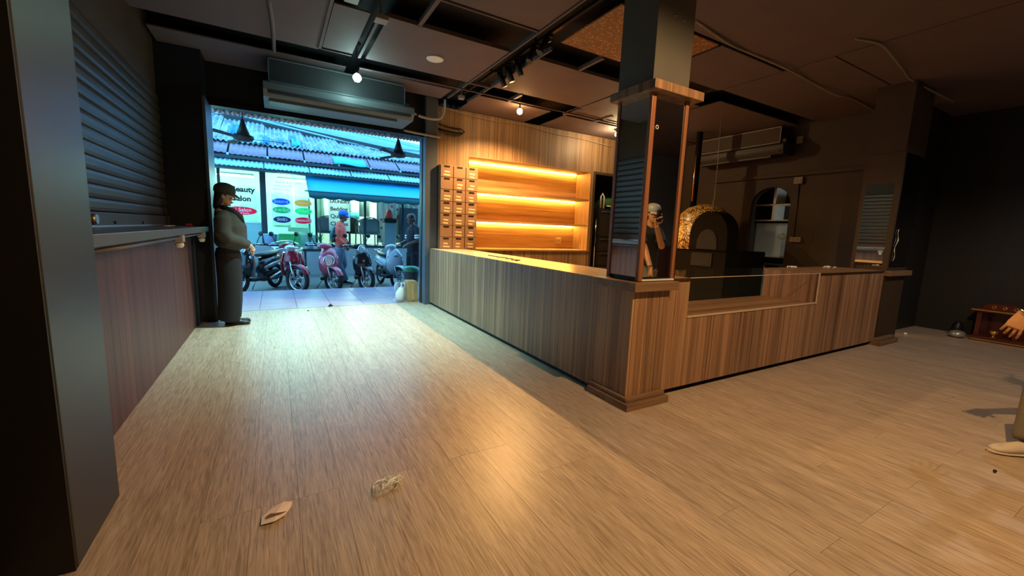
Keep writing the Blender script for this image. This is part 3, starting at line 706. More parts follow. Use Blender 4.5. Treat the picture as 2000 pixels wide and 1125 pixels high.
# dome oven
ov = thing('pizza_oven', 'dark dome oven with gold mosaic side behind the counter', 'oven')
spotty('gold_mosaic', (.05, .03, .01), [(.75, .48, .12), (.50, .30, .07), (.22, .12, .03), (.85, .62, .22)], 45, .55, .3)
M('oven_black', (.007, .006, .005), .9, spec=.1)
box('base', 'oven_black', 6.46, 7.62, 4.12, 5.62, 0, 1.10, parent=ov)
box('log_bay', 'ceiling_void', 6.445, 6.462, 4.36, 4.76, .82, 1.05, parent=ov)
MB().lathe([(.60, 1.10), (.60, 1.3), (.56, 1.52), (.46, 1.72), (.30, 1.86), (.12, 1.93), (.001, 1.94)], (7.02, 4.98, 0), n=32).build('dome', 'gold_mosaic', ov)
MB().prism([(4.10, 1.10)]+[(4.46+.36*math.cos(PI-PI*k/14), 1.34+.43*math.sin(PI*k/14)) for k in range(15)]+[(4.82, 1.10)], 'YZ', 6.42, 6.75).build('front_arch', 'oven_black', ov, bevel=.01)
MB().prism([(4.27, 1.12)]+[(4.46+.19*math.cos(PI-PI*k/10), 1.22+.24*math.sin(PI*k/10)) for k in range(11)]+[(4.65, 1.12)], 'YZ', 6.405, 6.42).build('mouth', 'ceiling_void', ov)
M('copper', (.55, .27, .10), .3, .9)
fl_ = MB().limb([(7.06, 5.28, 1.75), (7.06, 5.28, 2.35), (7.06, 5.28, 3.29)], .055, 14).build('flue', 'oven_black', ov)
MB().limb([(7.0, 5.27, 2.0), (7.002, 5.27, 2.35), (7.0, 5.27, 2.85)], .018, 8).build('flue_strip', 'copper', fl_)
MB().limb([(6.38, 4.40, 3.30), (6.39, 4.39, 2.6), (6.37, 4.37, 2.0), (6.40, 4.42, 1.74)], .007, 6).build('hanging_wire', 'pale_cable', None, 'thin pale wire hanging beside the dome oven', 'cable')
# ================================================================ SIDEWALK, ROAD, CANOPY
M('tile_lilac', (.40, .32, .42), .35, var=.10, scale=5)
M('grout', (.10, .10, .12), .8)
M('asphalt', (.15, .155, .15), .75, var=.25, scale=30, bump=.3)
M('concrete', (.26, .27, .28), .8, var=.15, scale=8)
walk = box('floor_sidewalk', 'grout', -6, 9, 7.03, 9.0, -.3, -.010, kind='structure', label='tiled sidewalk outside the street opening', cat='sidewalk')
t0 = None
for i in range(14):
    for j in range(4):
        x0, y0 = -2.75+.5*i, 7.035+.49*j
        if t0 is None: t0 = MB().box(x0+.003, x0+.497, y0+.003, y0+.487, -.010, 0).build('paving_tile', 'tile_lilac', walk, bevel=.002); tl = t0.location.copy(); tx, ty = x0, y0
        else: dupe(t0, walk, tl+Vector((x0-tx, y0-ty, 0)))
box('floor_road', 'asphalt', -14, 18, 9.0, 13.2, -.4, -.17, kind='structure', label='grey asphalt street in front of the shops', cat='road')
box('floor_terrace', 'concrete', -14, 18, 13.2, 20, -.4, .62, kind='structure', label='raised concrete shop floor across the street', cat='floor')

M('canopy_fascia', (.62, .44, .40), .7, var=.2, scale=20)
M('canopy_tin', (.155, .115, .105), .6, .2, var=.25, scale=12)
def corrugated(name, mat, x0, x1, y0, z0, y1, z1, pitch, amp, parent=None, n=10, **kw):
    L = x1-x0; nu = int(L/pitch*n); d = Vector((0, y1-y0, z1-z0)); nrm = Vector((0, -(z1-z0), y1-y0)).normalized()
    def fn(u, v): return Vector((x0+u*L, y0, z0)) + d*v + nrm*amp*math.sin(2*PI*u*L/pitch)
    return MB().grid(fn, nu, 1, nrm*.004).build(name, mat, parent, **kw)
can = thing('street_canopy', 'corrugated tin canopy over the sidewalk above the opening', 'canopy')
for k in range(4): corrugated('tin_sheet', 'canopy_tin', -2.4+1.5*k, -.9+1.5*k, 7.03, 3.42, 9.0, 3.185, .105, .022, can)
for k in range(4): MB().grid(lambda u, v, k=k: (-2.4+1.5*k+1.5*u, 9.0+.012*math.sin(2*PI*u*1.5/.07), 3.135+.012*math.sin(2*PI*u*1.5/.07)*(1-v)+.14*v), 160, 1, Vector((0, .004, 0))).build('fascia_sheet', 'canopy_fascia', can)
for yy in (7.5, 8.5): box('purlin', 'black_metal', -2.4, 3.6, yy-.02, yy+.02, 3.27-(yy-7.5)*.118, 3.31-(yy-7.5)*.118, parent=can)
def street_fan(label, x, y, hz, ang):
    t = thing('ceiling_fan', label, 'fan', 'fans under the street canopy')
    M('fan_dark', (.045, .042, .040), .5, .2)
    MB().limb([(x, y, hz+.30), (x, y, 3.26)], .011, 8).build('down_rod', 'fan_dark', t)
    MB().lathe([(.095, hz+.075), (.05, hz+.2), (.022, hz+.30), (.012, hz+.31)], (x, y, 0), n=18).build('bell_cover', 'fan_dark', t)
    MB().lathe([(.06, hz-.045), (.13, hz-.03), (.155, hz+.01), (.15, hz+.045), (.09, hz+.065)], (x, y, 0), n=22).build('motor', 'fan_dark', t)
    for k in range(3):
        a = ang+k*2*PI/3; c, s_ = math.cos(a), math.sin(a)
        mb = MB(Matrix.Translation((x, y, hz)) @ Matrix.Rotation(a, 4, 'Z') @ Matrix.Rotation(.18, 4, 'X'))
        mb.prism([(.13, -.02), (.22, -.05), (.62, -.06), (.66, 0), (.62, .045), (.22, .04), (.13, .02)], 'XY', -.004, .004)
        mb.build('blade', 'fan_dark', t)
street_fan('dark ceiling fan under the canopy, nearer the woman', -.41, 8.4, 2.66, -.12)
street_fan('dark ceiling fan under the canopy, nearer the pilaster', 2.16, 8.4, 2.70, 1.9)

# ================================================================ SHOP HOUSE ACROSS THE STREET
M('mint_wall', (.50, .78, .72), .6, var=.05, scale=2)
M('mint_dim', (.30, .52, .48), .6, var=.1, scale=2)
M('frame_dark', (.030, .045, .050), .4, .4)
M('header_grey', (.10, .12, .14), .6, var=.2, scale=4)
M('sign_white', (.82, .90, .88), .5, var=.02); backlit('sign_sheet', (.82, .92, .90))
M('sign_black', (.010, .020, .022), .5)
backlit('sign_pink', (.90, .04, .14))
M('shop_cream', (.70, .80, .72), .6, var=.05)
sal = thing('salon_shopfront', 'brightly lit beauty salon shopfront across the street', 'shopfront')
box('rear_wall', 'mint_wall', -4.2, 1.08, 16.2, 16.3, .62, 3.0, parent=sal)
box('side_wall', 'mint_wall', -4.3, -4.2, 14.0, 16.3, .62, 3.0, parent=sal)
box('party_wall', 'mint_wall', 1.06, 1.10, 14.02, 16.3, .62, 3.0, parent=sal)
box('soffit', 'shop_cream', -4.3, 1.10, 14.0, 16.3, 2.95, 3.0, parent=sal)
box('header_beam', 'header_grey', -4.3, 1.12, 13.9, 14.0, 2.70, 3.1, parent=sal)
for xx, w in ((-2.5, .05), (-1.30, .035), (-.27, .075), (1.09, .03)): box('post', 'frame_dark', xx-w, xx+w, 13.93, 14.05, .62, 2.72, parent=sal)
for (x0, x1) in ((-2.45, -1.34), (-1.26, -.35), (-.19, 1.06)):
    box('sill_panel', 'mint_dim', x0, x1, 13.98, 14.02, .62, .95 if x0 > -.3 else 1.25, parent=sal)
    box('window_pane', 'clear_glass', x0, x1, 13.995, 14.003, .95 if x0 > -.3 else 1.25, 2.70, parent=sal)
box('transom', 'shop_cream', -1.26, -.35, 13.96, 14.02, 1.25, 1.29, parent=sal)
# salon furnishings behind the glass
box('wall_mirror', 'mint_dim', -.05, .45, 16.15, 16.2, 1.2, 2.25, parent=sal)
box('wall_cabinet', 'mint_dim', .55, 1.0, 15.9, 16.2, 1.15, 2.2, parent=sal)
box('wall_cabinet', 'mint_dim', -.95, -.55, 16.0, 16.2, 1.2, 2.3, parent=sal)
box('wash_basin', 'mint_dim', .35, .95, 15.0, 15.4, 1.02, 1.16, parent=sal)
MB().limb([(.55, 15.3, .62), (.55, 15.3, 2.6)], .02, 8).build('lamp_stand', 'shop_cream', sal)
glow('tube_white', (.78, 1.0, .95), 22)
for lab, x0, x1, y, z in (('left fluorescent tube glowing under the salon ceiling', -3.1, -1.45, 14.6, 2.63), ('middle fluorescent tube glowing behind the Beauty sign window', -1.40, -.50, 14.6, 2.60), ('fluorescent tube glowing behind the window with oval signs', .1, .95, 14.9, 2.62)):
    t = thing('tube_lamp', lab, 'lamp', 'salon tube lamps')
    box('batten', 'shop_cream', x0, x1, y-.03, y+.03, z+.03, z+.08, parent=t)
    MB().limb([(x0, y, z), (x1, y, z)], .022, 10).build('tube', 'tube_white', t)
    box('bracket', 'shop_cream', x0, x0+.03, y-.015, y+.015, z-.02, z+.03, parent=t); box('bracket', 'shop_cream', x1-.03, x1, y-.015, y+.015, z-.02, z+.03, parent=t)
    box('rod', 'shop_cream', (x0+x1)/2-.01, (x0+x1)/2+.01, y-.01, y+.01, z+.08, 2.95, parent=t)
lamp('salon_light_a', (-1.6, 15.0, 2.45), (.42, 1.0, .80), 66, .3)
lamp('salon_light_b', (.4, 15.2, 2.45), (.42, 1.0, .80), 60, .3)
# ---- signs
def plate_sign(name, label, x0, x1, z0, z1, words, size, y=13.955, mb_='sign_sheet', mt='sign_black', bold=.008):
    t = thing(name, label, 'sign')
    box('plate', mb_, x0, x1, y, y+.02, z0, z1, parent=t)
    for (s, xx, zz, sz, mm) in words: text('lettering', s, sz, mm or mt, t, facing_room(xx, y-.001, zz), .002, bold)
    return t
plate_sign('salon_sign', 'white sign board reading Beauty in the salon window', -1.18, -.44, 2.065, 2.27, [('Beauty', -.755, 2.175, .205, None)], 1)
plate_sign('salon_sign', 'white sign board reading Salon below the Beauty board', -1.18, -.56, 1.80, 2.05, [('Salon', -.79, 1.92, .205, None)], 1)
def oval(name, label, cx, cz, rx, rz, col, words, y=13.95):
    t = thing(name, label, 'sign', 'oval salon signs')
    MB().limb([(cx+rx*math.cos(2*PI*i/36), y+.003, cz+rz*math.sin(2*PI*i/36)) for i in range(36)], .009, 6, ref=(0, 1, 0), closed=True).build('rim', 'sign_white', t)
    cx2 = [(cx+(rx-.012)*math.cos(2*PI*i/36), cz+(rz-.012)*math.sin(2*PI*i/36)) for i in range(36)]
    MB().prism(cx2, 'XZ', y, y+.006).build('face', col, t)
    for (s, dx, dz, sz) in words: text('lettering', s, sz, 'sign_white', t, facing_room(cx+dx, y-.001, cz+dz), .001, .0)
backlit('sign_blue', (.006, .16, .85)); backlit('sign_green', (.006, .52, .28)); backlit('sign_lime', (.012, .72, .32))
backlit('sign_orange', (.85, .45, .10)); backlit('sign_purple', (.14, .08, .30))
oval('oval_sign', 'red oval sign reading Salon in the left salon window', -.83, 1.585, .40, .125, 'sign_pink', [('ni Salon', .03, .025, .145), ('& beauty', .10, -.062, .06)])
oval('oval_sign', 'blue oval sign in the salon window', .172, 1.90, .235, .105, 'sign_blue', [('ร้อยการ', 0, 0, .12)])
oval('oval_sign', 'dark green oval sign below the blue oval', .178, 1.662, .235, .105, 'sign_green', [('ส-ซ-ไดร์', 0, 0, .12)])
oval('oval_sign', 'purple oval sign lowest on the left of the salon window', .182, 1.385, .235, .105, 'sign_purple', [('จัดผิว', 0, 0, .12)])
oval('oval_sign', 'orange oval sign beside the blue oval', .745, 1.895, .235, .105, 'sign_orange', [('เปลี่ยนสี', 0, 0, .10)])
oval('oval_sign', 'bright green oval sign below the orange oval', .752, 1.655, .235, .105, 'sign_lime', [('ทำไดร์', 0, 0, .12)])
oval('oval_sign', 'pink-red oval sign lowest on the right of the salon window', .735, 1.38, .235, .105, 'sign_pink', [('ทรงผมเด็ก', 0, 0, .10)])
pl = thing('window_lettering', 'lines of small dark lettering on the salon window glass', 'lettering')
for k, (s, sz) in enumerate((('MANI & SALON', .085), ('HAIR WOMEN', .075), ('MANICURE', .075), ('SHAVE', .075), ('PLE', .075))):
    text('line', s, sz, 'frame_dark', pl, facing_room(.0 if k else .06, 13.985, 2.46-.105*k), .002, .0, 'LEFT', 1.15)
# ---- laundry shop bay
lau = thing('laundry_shopfront', 'open laundry shop bay under the blue awning', 'shopfront')
box('rear_wall', 'shop_cream', 1.10, 7.0, 16.4, 16.5, .62, 3.0, parent=lau)
box('side_wall', 'shop_cream', 7.0, 7.1, 13.9, 16.5, .62, 3.0, parent=lau)
box('soffit', 'shop_cream', 1.10, 7.1, 13.9, 16.5, 2.95, 3.0, parent=lau)
box('header_beam', 'header_grey', 1.12, 7.1, 13.9, 14.0, 2.62, 3.1, parent=lau)
for xx in (2.43, 3.60, 5.0): box('post', 'frame_dark', xx-.03, xx+.03, 13.45, 13.51, .62, 2.62, parent=lau)
box('door_post', 'frame_dark', 2.02, 2.08, 14.0, 14.06, .62, 2.62, parent=lau)
box('low_wall', 'frame_dark', 1.2, 7.0, 13.21, 13.27, .62, .70, parent=lau)
lamp('laundry_light_a', (2.3, 15.0, 2.7), (.66, 1.0, .80), 80, .3)
lamp('laundry_light_b', (4.6, 15.0, 2.7), (.66, 1.0, .80), 75, .3)
spotty('flower_print', (.74, .84, .74), [(.75, .10, .10), (.80, .62, .10), (.72, .80, .70), (.80, .12, .25)], 5.5, .26)
cu = thing('flower_curtain', 'pale curtain printed with red and yellow flowers in the laundry', 'curtain')
def wavy(x0, x1, y, z0, z1, k=9): return lambda u, v: (x0+(x1-x0)*u, y+.03*math.sin(u*k*2*PI), z0+(z1-z0)*v)
MB().grid(wavy(2.95, 4.6, 14.3, .75, 2.5), 90, 2, Vector((0, .006, 0))).build('cloth', 'flower_print', cu)
MB().limb([(2.9, 14.3, 2.52), (4.7, 14.3, 2.52)], .015, 8).build('rod', 'frame_dark', cu)
M('hung_cloth', (.42, .58, .52), .8, var=.3, scale=5); M('hung_grey', (.20, .28, .30), .8, var=.3, scale=5); M('hung_blue', (.15, .62, .75), .7)
for lab, x0, x1, z0, z1, mm in (('pale green garment hanging behind the laundry sign', 1.15, 1.42, 1.25, 2.2, 'hung_cloth'), ('grey garment hanging deep in the laundry', 2.10, 2.35, 1.45, 2.3, 'hung_grey'), ('light cloth hanging behind the middle chair', 2.5, 2.85, 1.6, 2.35, 'hung_cloth'), ('small blue towel hanging near the laundry post', 2.25, 2.55, 1.5, 1.75, 'hung_blue')):
    yy_ = 15.6 if 'deep' in lab else (15.15 if 'towel' in lab else 14.9)
    t = thing('hung_garment', lab, 'garment', 'clothes hanging in the laundry')
    MB().grid(wavy(x0, x1, yy_, z0, z1, 2), 14, 2, Vector((0, .02, 0))).build('cloth', mm, t)
    MB().limb([(x0, yy_+.01, z1), ((x0+x1)/2, yy_+.01, z1+.08), (x1, yy_+.01, z1)], .008, 6).build('hanger', 'frame_dark', t)
lsg = plate_sign('laundry_sign', 'tall white laundry price banner reading LAUNDRY', 1.41, 2.01, 1.10, 2.13, [], 1, y=13.60)
M('ink_maroon', (.32, .04, .09), .6); M('ink_violet', (.10, .08, .22), .6); M('ink_navy', (.03, .03, .10), .6)
for s, zz, mm, sz in (('LAUNDRY', 1.985, 'ink_maroon', .125), ('Bedding', 1.765, 'ink_maroon', .16), ('Quilt', 1.545, 'ink_violet', .165), ('Clothes', 1.32, 'ink_navy', .165)):
    text('lettering', s, sz, mm, lsg, facing_room(1.45, 13.598, zz), .002, .004, 'LEFT', .95)
for xx in (1.43, 1.99): MB().limb([(xx, 13.615, .62), (xx, 13.615, 1.1)], .012, 6).build('leg', 'frame_dark', lsg)
# awning
M('awning_blue', (.003, .33, .62), .55, var=.05); M('valance_teal', (.004, .085, .105), .7)
aw = thing('shop_awning', 'bright blue fabric awning with a dark scalloped valance', 'awning')
MB().grid(lambda u, v: (.80+5.6*u, 12.25+1.15*v, 2.150+.53*v-.02*math.sin(PI*v)), 24, 6, .008).build('roof_cloth', 'awning_blue', aw)
def val(u, v):
    zb = 1.99-.035*abs(math.sin(u*PI*15)); return (.80+5.6*u, 12.25, zb+(2.155-zb)*v)
MB().grid(val, 180, 1, Vector((0, .006, 0))).build('valance', 'valance_teal', aw)
MB().limb([(.70, 12.26, 2.15), (6.4, 12.26, 2.15)], .016, 8).build('front_bar', 'frame_dark', aw)
for xx in (.82, 3.6, 6.3): MB().limb([(xx, 12.27, 2.145), (xx, 13.9, 2.35)], .014, 6).build('arm', 'frame_dark', aw)
MB().prism([(12.25, 2.14), (13.4, 2.66), (13.4, 2.56), (12.25, 2.04)], 'YZ', .795, .802).build('side_cloth', 'valance_teal', aw)
# roofs
wood('roof_tin', (.10, .15, .20), (.46, .62, .72), 'Y', strip=5, fine=22, rough=.6, tone=.12, stripmix=.45); M('roof_rust', (.26, .20, .27), .7, var=.3, scale=5); M('roof_strip', (.30, .55, .68), .6, var=.15, scale=4)  # dirt streaks in the tin also stand in for groove shade
M('patch_blue', (.01, .24, .80), .6); M('patch_teal', (.02, .42, .52), .6)
rf = thing('main_roof', 'large corrugated tin roof over the shops across the street', 'roof')
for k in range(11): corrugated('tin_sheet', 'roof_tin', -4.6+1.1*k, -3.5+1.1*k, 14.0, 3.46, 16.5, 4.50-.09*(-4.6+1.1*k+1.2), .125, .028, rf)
for (x0, x1, v0, v1, mm) in ((-1.06, -.84, .25, .70, 'patch_blue'), (-.30, -.05, .02, .30, 'patch_blue'), (-.55, -.22, .0, .22, 'roof_strip'), (.52, .76, .05, .35, 'patch_teal'), (.15, .32, .10, .28, 'patch_blue'), (.45, .62, .34, .5, 'patch_blue')):
    corrugated('patch_sheet', mm, x0, x1, 14.0+2.5*v0, 3.50+1.08*v0, 14.0+2.5*v1, 3.50+1.08*v1, .125, .028, rf)
rr2 = thing('rust_roof', 'row of purple-brown rusty tin sheets below the main roof', 'roof')
for k in range(13): corrugated('tin_sheet', 'roof_rust', -4.6+.9*k, -3.74+.9*k, 13.3, 3.03+.02*(k % 2), 14.05, 3.42, .12, .012, rr2, n=6); 
for k in range(13): box('batten', 'roof_strip', -3.74+.9*k, -3.69+.9*k, 13.28, 13.34, 3.0, 3.06, parent=rr2)
rr3 = thing('eave_strip', 'pale blue corrugated eave strip above the awning', 'eave')
for k in range(10): corrugated('tin_sheet', 'roof_strip', -4.6+1.1*k, -3.52+1.1*k, 13.0, 2.70, 13.42, 2.935, .10, .012, rr3, n=6)
box('gutter', 'frame_dark', -4.6, 6.4, 13.30, 13.36, 2.93, 3.00, parent=rr3)
box('fascia', 'frame_dark', -4.6, 6.4, 13.02, 13.06, 2.63, 2.69, parent=rr3)
box('house_front', 'header_grey', -4.6, 7.1, 14.12, 14.2, 3.0, 3.42, parent=rr3)
corrugated('loose_tin_sheet', 'patch_teal', 1.55, 2.45, 13.15, 3.04, 13.75, 3.32, .9, .02, None, label='loose pale turquoise tin sheet lying on the eave', cat='tin sheet')
# house behind
hb = thing('rear_house', 'pale upper house with dark gutter behind the tin roof', 'house')
MB().prism([(-2.5, 3.6), (9, 3.2), (9, 3.92), (-2.5, 4.92)], 'XZ', 16.9, 17.0).build('upper_wall', 'frame_dark', hb)
for k in range(3): MB().prism([(-2.0, 4.90+.16*k), (9, 3.95+.16*k), (9, 4.06+.16*k), (-2.0, 5.01+.16*k)], 'XZ', 17.05+.1*k, 17.15+.1*k).build('roof_rail', 'roof_strip', hb)
MB().grid(lambda u, v: (-.9+10*u, 17.5+3*v, 5.0+1.0*v-1.0*u), 4, 1, .03).build('roof_sheet', 'roof_strip', hb)
MB().limb([(-1.0, 16.5, 4.70), (1.4, 16.52, 4.42), (3.5, 16.55, 4.16)], .03, 6).build('slanting_pole', 'roof_strip', None, 'pale pole lying across the tin roof ridge', 'pole')
MB().limb([(-2.2, 16.4, 4.42), (-1.3, 16.4, 4.68), (-.4, 16.5, 4.75)], .03, 6).build('ridge_cap', 'roof_strip', None, 'bent pale ridge strip at the left end of the tin roof', 'ridge strip')
# street tree behind the left roof corner
tree = thing('street_tree', 'leafy tree crown behind the roofs at far left', 'tree')
M('leaf_dark', (.02, .10, .07), .7, var=.4, scale=9); M('bark', (.06, .045, .035), .85, bump=.4)
MB().limb([(-2.6, 19.5, .6), (-2.5, 19.5, 3.0), (-2.3, 19.5, 5.0)], [.16, .12, .08], 10).build('trunk', 'bark', tree)
random.seed(21); mb = MB()
for k in range(420):
    a, b, r = random.uniform(0, 6.28), random.uniform(-1.2, 1.5), random.uniform(.3, 1)
    p = Vector((-2.3+1.2*r*math.cos(a)*math.cos(b), 19.5+1.2*r*math.sin(a)*math.cos(b), 5.4+1.1*r*math.sin(b)))
    d = Vector((random.uniform(-1, 1), random.uniform(-1, 1), random.uniform(-1, .3))).normalized()*.14; e = d.cross(Vector((random.random(), random.random(), random.random()))).normalized()*.05
    mb.add([p, p+d*.5+e, p+d, p+d*.5-e], [(0, 1, 2, 3)])
mb.build('foliage', 'leaf_dark', tree, kind='stuff')
# power lines over the street
for k, (z0, z1) in enumerate(((4.02, 3.35), (3.75, 3.3), (3.9, 3.6))):
    MB().limb([(-6, 12.1-.15*k, z0+.35), (-2, 12.1-.15*k, z0+.05), (2, 12.1-.15*k, z1+.12), (7, 12.1-.15*k, z1+.25)], .006, 6).build('power_line', 'black_plastic', None, ('upper', 'lower', 'middle')[k]+' dark power line strung across the roofs', 'cable', 'power lines')

# ================================================================ THINGS IN FRONT OF THE SHOPS
M('wicker', (.075, .085, .085), .7, var=.4, scale=60); M('cane_grey', (.16, .18, .17), .7, var=.3, scale=60)
def armchair(label, x, y, rz, m='wicker'):
    t = thing('wicker_armchair', label, 'chair', 'armchairs in the laundry', loc=(x, y, .62), rz=rz)
    MB().prism([(-.27, -.26), (.27, -.26), (.27, .25), (-.27, .25)], 'XY', .40, .45).build('seat', m, t)
    mb = MB(); mb.grid(lambda u, v: (.31*math.sin(PI*(u-.5)), .27-.10*(1-math.cos(PI*(u-.5))), .45+.45*v-.10*abs(2*u-1)**3*v), 16, 4, Vector((0, .02, 0))); mb.build('backrest', m, t)
    arc_ = [(.33*math.sin(a), .29-.55*(1-math.cos(a))*.9, .93-.26*(abs(a)/1.7)**2) for a in [(-1.7+3.4*i/16) for i in range(17)]]
    MB().limb(arc_, .02, 8).build('hoop', m, t)
    for sx in (-1, 1):
        MB().limb([(sx*.32, -.25, .0), (sx*.31, -.24, .44), (sx*.325, -.24, .66)], .018, 8).build('leg', m, t)
        MB().limb([(sx*.22, .26, .0), (sx*.24, .25, .45), (sx*.27, .25, .82)], .018, 8).build('leg', m, t)
        for q in (-.1, .03, .15): MB().limb([(sx*.325, q, .45), (sx*.32, q, .68)], .010, 6).build('spindle', m, t)
    return t
armchair('grey cane armchair in the middle of the laundry front', 2.60, 13.95, PI+.15, 'cane_grey')
armchair('dark armchair just behind the laundry banner', 2.12, 14.50, PI-.3)
armchair('dark armchair left of the laundry banner', 1.43, 14.12, PI)
M('grey_crate', (.20, .26, .28), .6); M('red_cloth', (.72, .08, .07), .7)
pe = box('pedestal_box', 'grey_crate', 3.08, 3.42, 13.7, 14.0, .62, 1.42, label='tall grey pedestal box by the flower curtain', cat='box', bevel=.01)
tag(MB().box(3.06, 3.46, 13.66, 14.02, 1.421, 1.56).build('black_case', 'black_plastic', bevel=.02), 'black case lying on the grey pedestal box', 'case')
tag(MB().lathe([(.12, 1.561), (.13, 1.66), (.10, 1.78), (.05, 1.85), (.001, 1.86)], (3.25, 13.84, 0), n=14).build('red_bag', 'red_cloth'), 'bright red cloth bag on the black case', 'bag')
M('screen_grey', (.10, .11, .14), .4)
tvp = box('door_panel', 'screen_grey', 3.70, 4.30, 14.15, 14.19, .62, 1.95, label='dark grey door panel before the flower curtain', cat='door')
box('panel_handle', 'steel', 3.75, 3.78, 14.10, 14.15, 1.2, 1.35, parent=tvp)
# green ledge, bucket, steel cart, planters
M('green_paint', (.03, .30, .07), .6, var=.3, scale=8); M('bucket_blue', (.35, .45, .68), .5); M('pot_blue', (.50, .62, .74), .5); M('leaf', (.03, .16, .05), .6, var=.3)
tag(box('green_planter_box', 'green_paint', .08, .62, 13.35, 13.75, .62, .98), 'green box of plants before the salon window', 'planter')
bk = thing('lilac_bucket', 'pale lilac bucket standing beside the dark salon post', 'bucket')
MB().lathe([(.13, .62), (.17, .94), (.185, .96), (.17, .965), (.155, .94), (.12, .64)], (-.14, 13.6, 0), n=20).build('shell', 'bucket_blue', bk)
MB().ring((-.14, 13.6, .955), .18, .008, 'Z', 20, 6).build('rim', 'bucket_blue', bk)
ct = thing('steel_cart', 'silver metal street cart standing behind the parked scooters', 'cart')
M('cart_blue', (.40, .50, .62), .35, .5, var=.1)
box('body', 'cart_blue', -.10, .48, 11.35, 11.85, .18, .70, parent=ct, bevel=.01)
box('front_panel', 'steel', -.06, .44, 11.335, 11.35, .24, .62, parent=ct)
MB().limb([(-.12, 11.35, .70), (-.08, 11.33, .80), (.1, 11.33, .86), (.3, 11.33, .86), (.46, 11.33, .80), (.5, 11.35, .70)], .018, 8).build('push_bar', 'chrome', ct)
for xx in (-.05, .43):
    for yy in (11.4, 11.8): MB().limb([(xx, yy, -.17), (xx, yy, .18)], .02, 8).build('leg', 'steel', ct)
bn = thing('plant_bench', 'dark low bench holding two potted plants', 'bench')
box('top', 'frame_dark', .62, 1.22, 12.3, 12.65, .55, .62, parent=bn)
for xx in (.66, 1.16):
    for yy in (12.34, 12.6): box('leg', 'frame_dark', xx, xx+.04, yy, yy+.04, -.17, .55, parent=bn)
def pot(label, x, y, z, seed):
    t = thing('potted_plant', label, 'plant', 'pots on the dark bench'); random.seed(seed)
    MB().lathe([(.075, z), (.10, z+.15), (.11, z+.16), (.095, z+.165), (.09, z+.14)], (x, y, 0), n=18).build('pot', 'pot_blue', t)
    for k in range(9):
        a = random.uniform(0, 6.28); l = random.uniform(.16, .34); dx, dy = math.cos(a), math.sin(a)
        MB().limb([(x, y, z+.14), (x+dx*.04, y+dy*.04, z+.14+l*.6), (x+dx*.12, y+dy*.12, z+.14+l)], [(.006, .003), (.022, .004), (.004, .002)], 6, ref=(-dy, dx, 0)).build('leaf', 'leaf', t)
pot('pale blue pot with spiky plant, nearer the salon', .80, 12.47, .621, 1)
pot('pale blue pot with spiky plant, nearer the laundry', 1.06, 12.47, .621, 2)
# roadside wall end / dark cabinet behind the woman
tag(box('blue_bollard', 'cart_blue', -1.05, -.88, 10.4, 10.55, -.17, .75, bevel=.02), 'pale blue post on the street behind the woman', 'post')
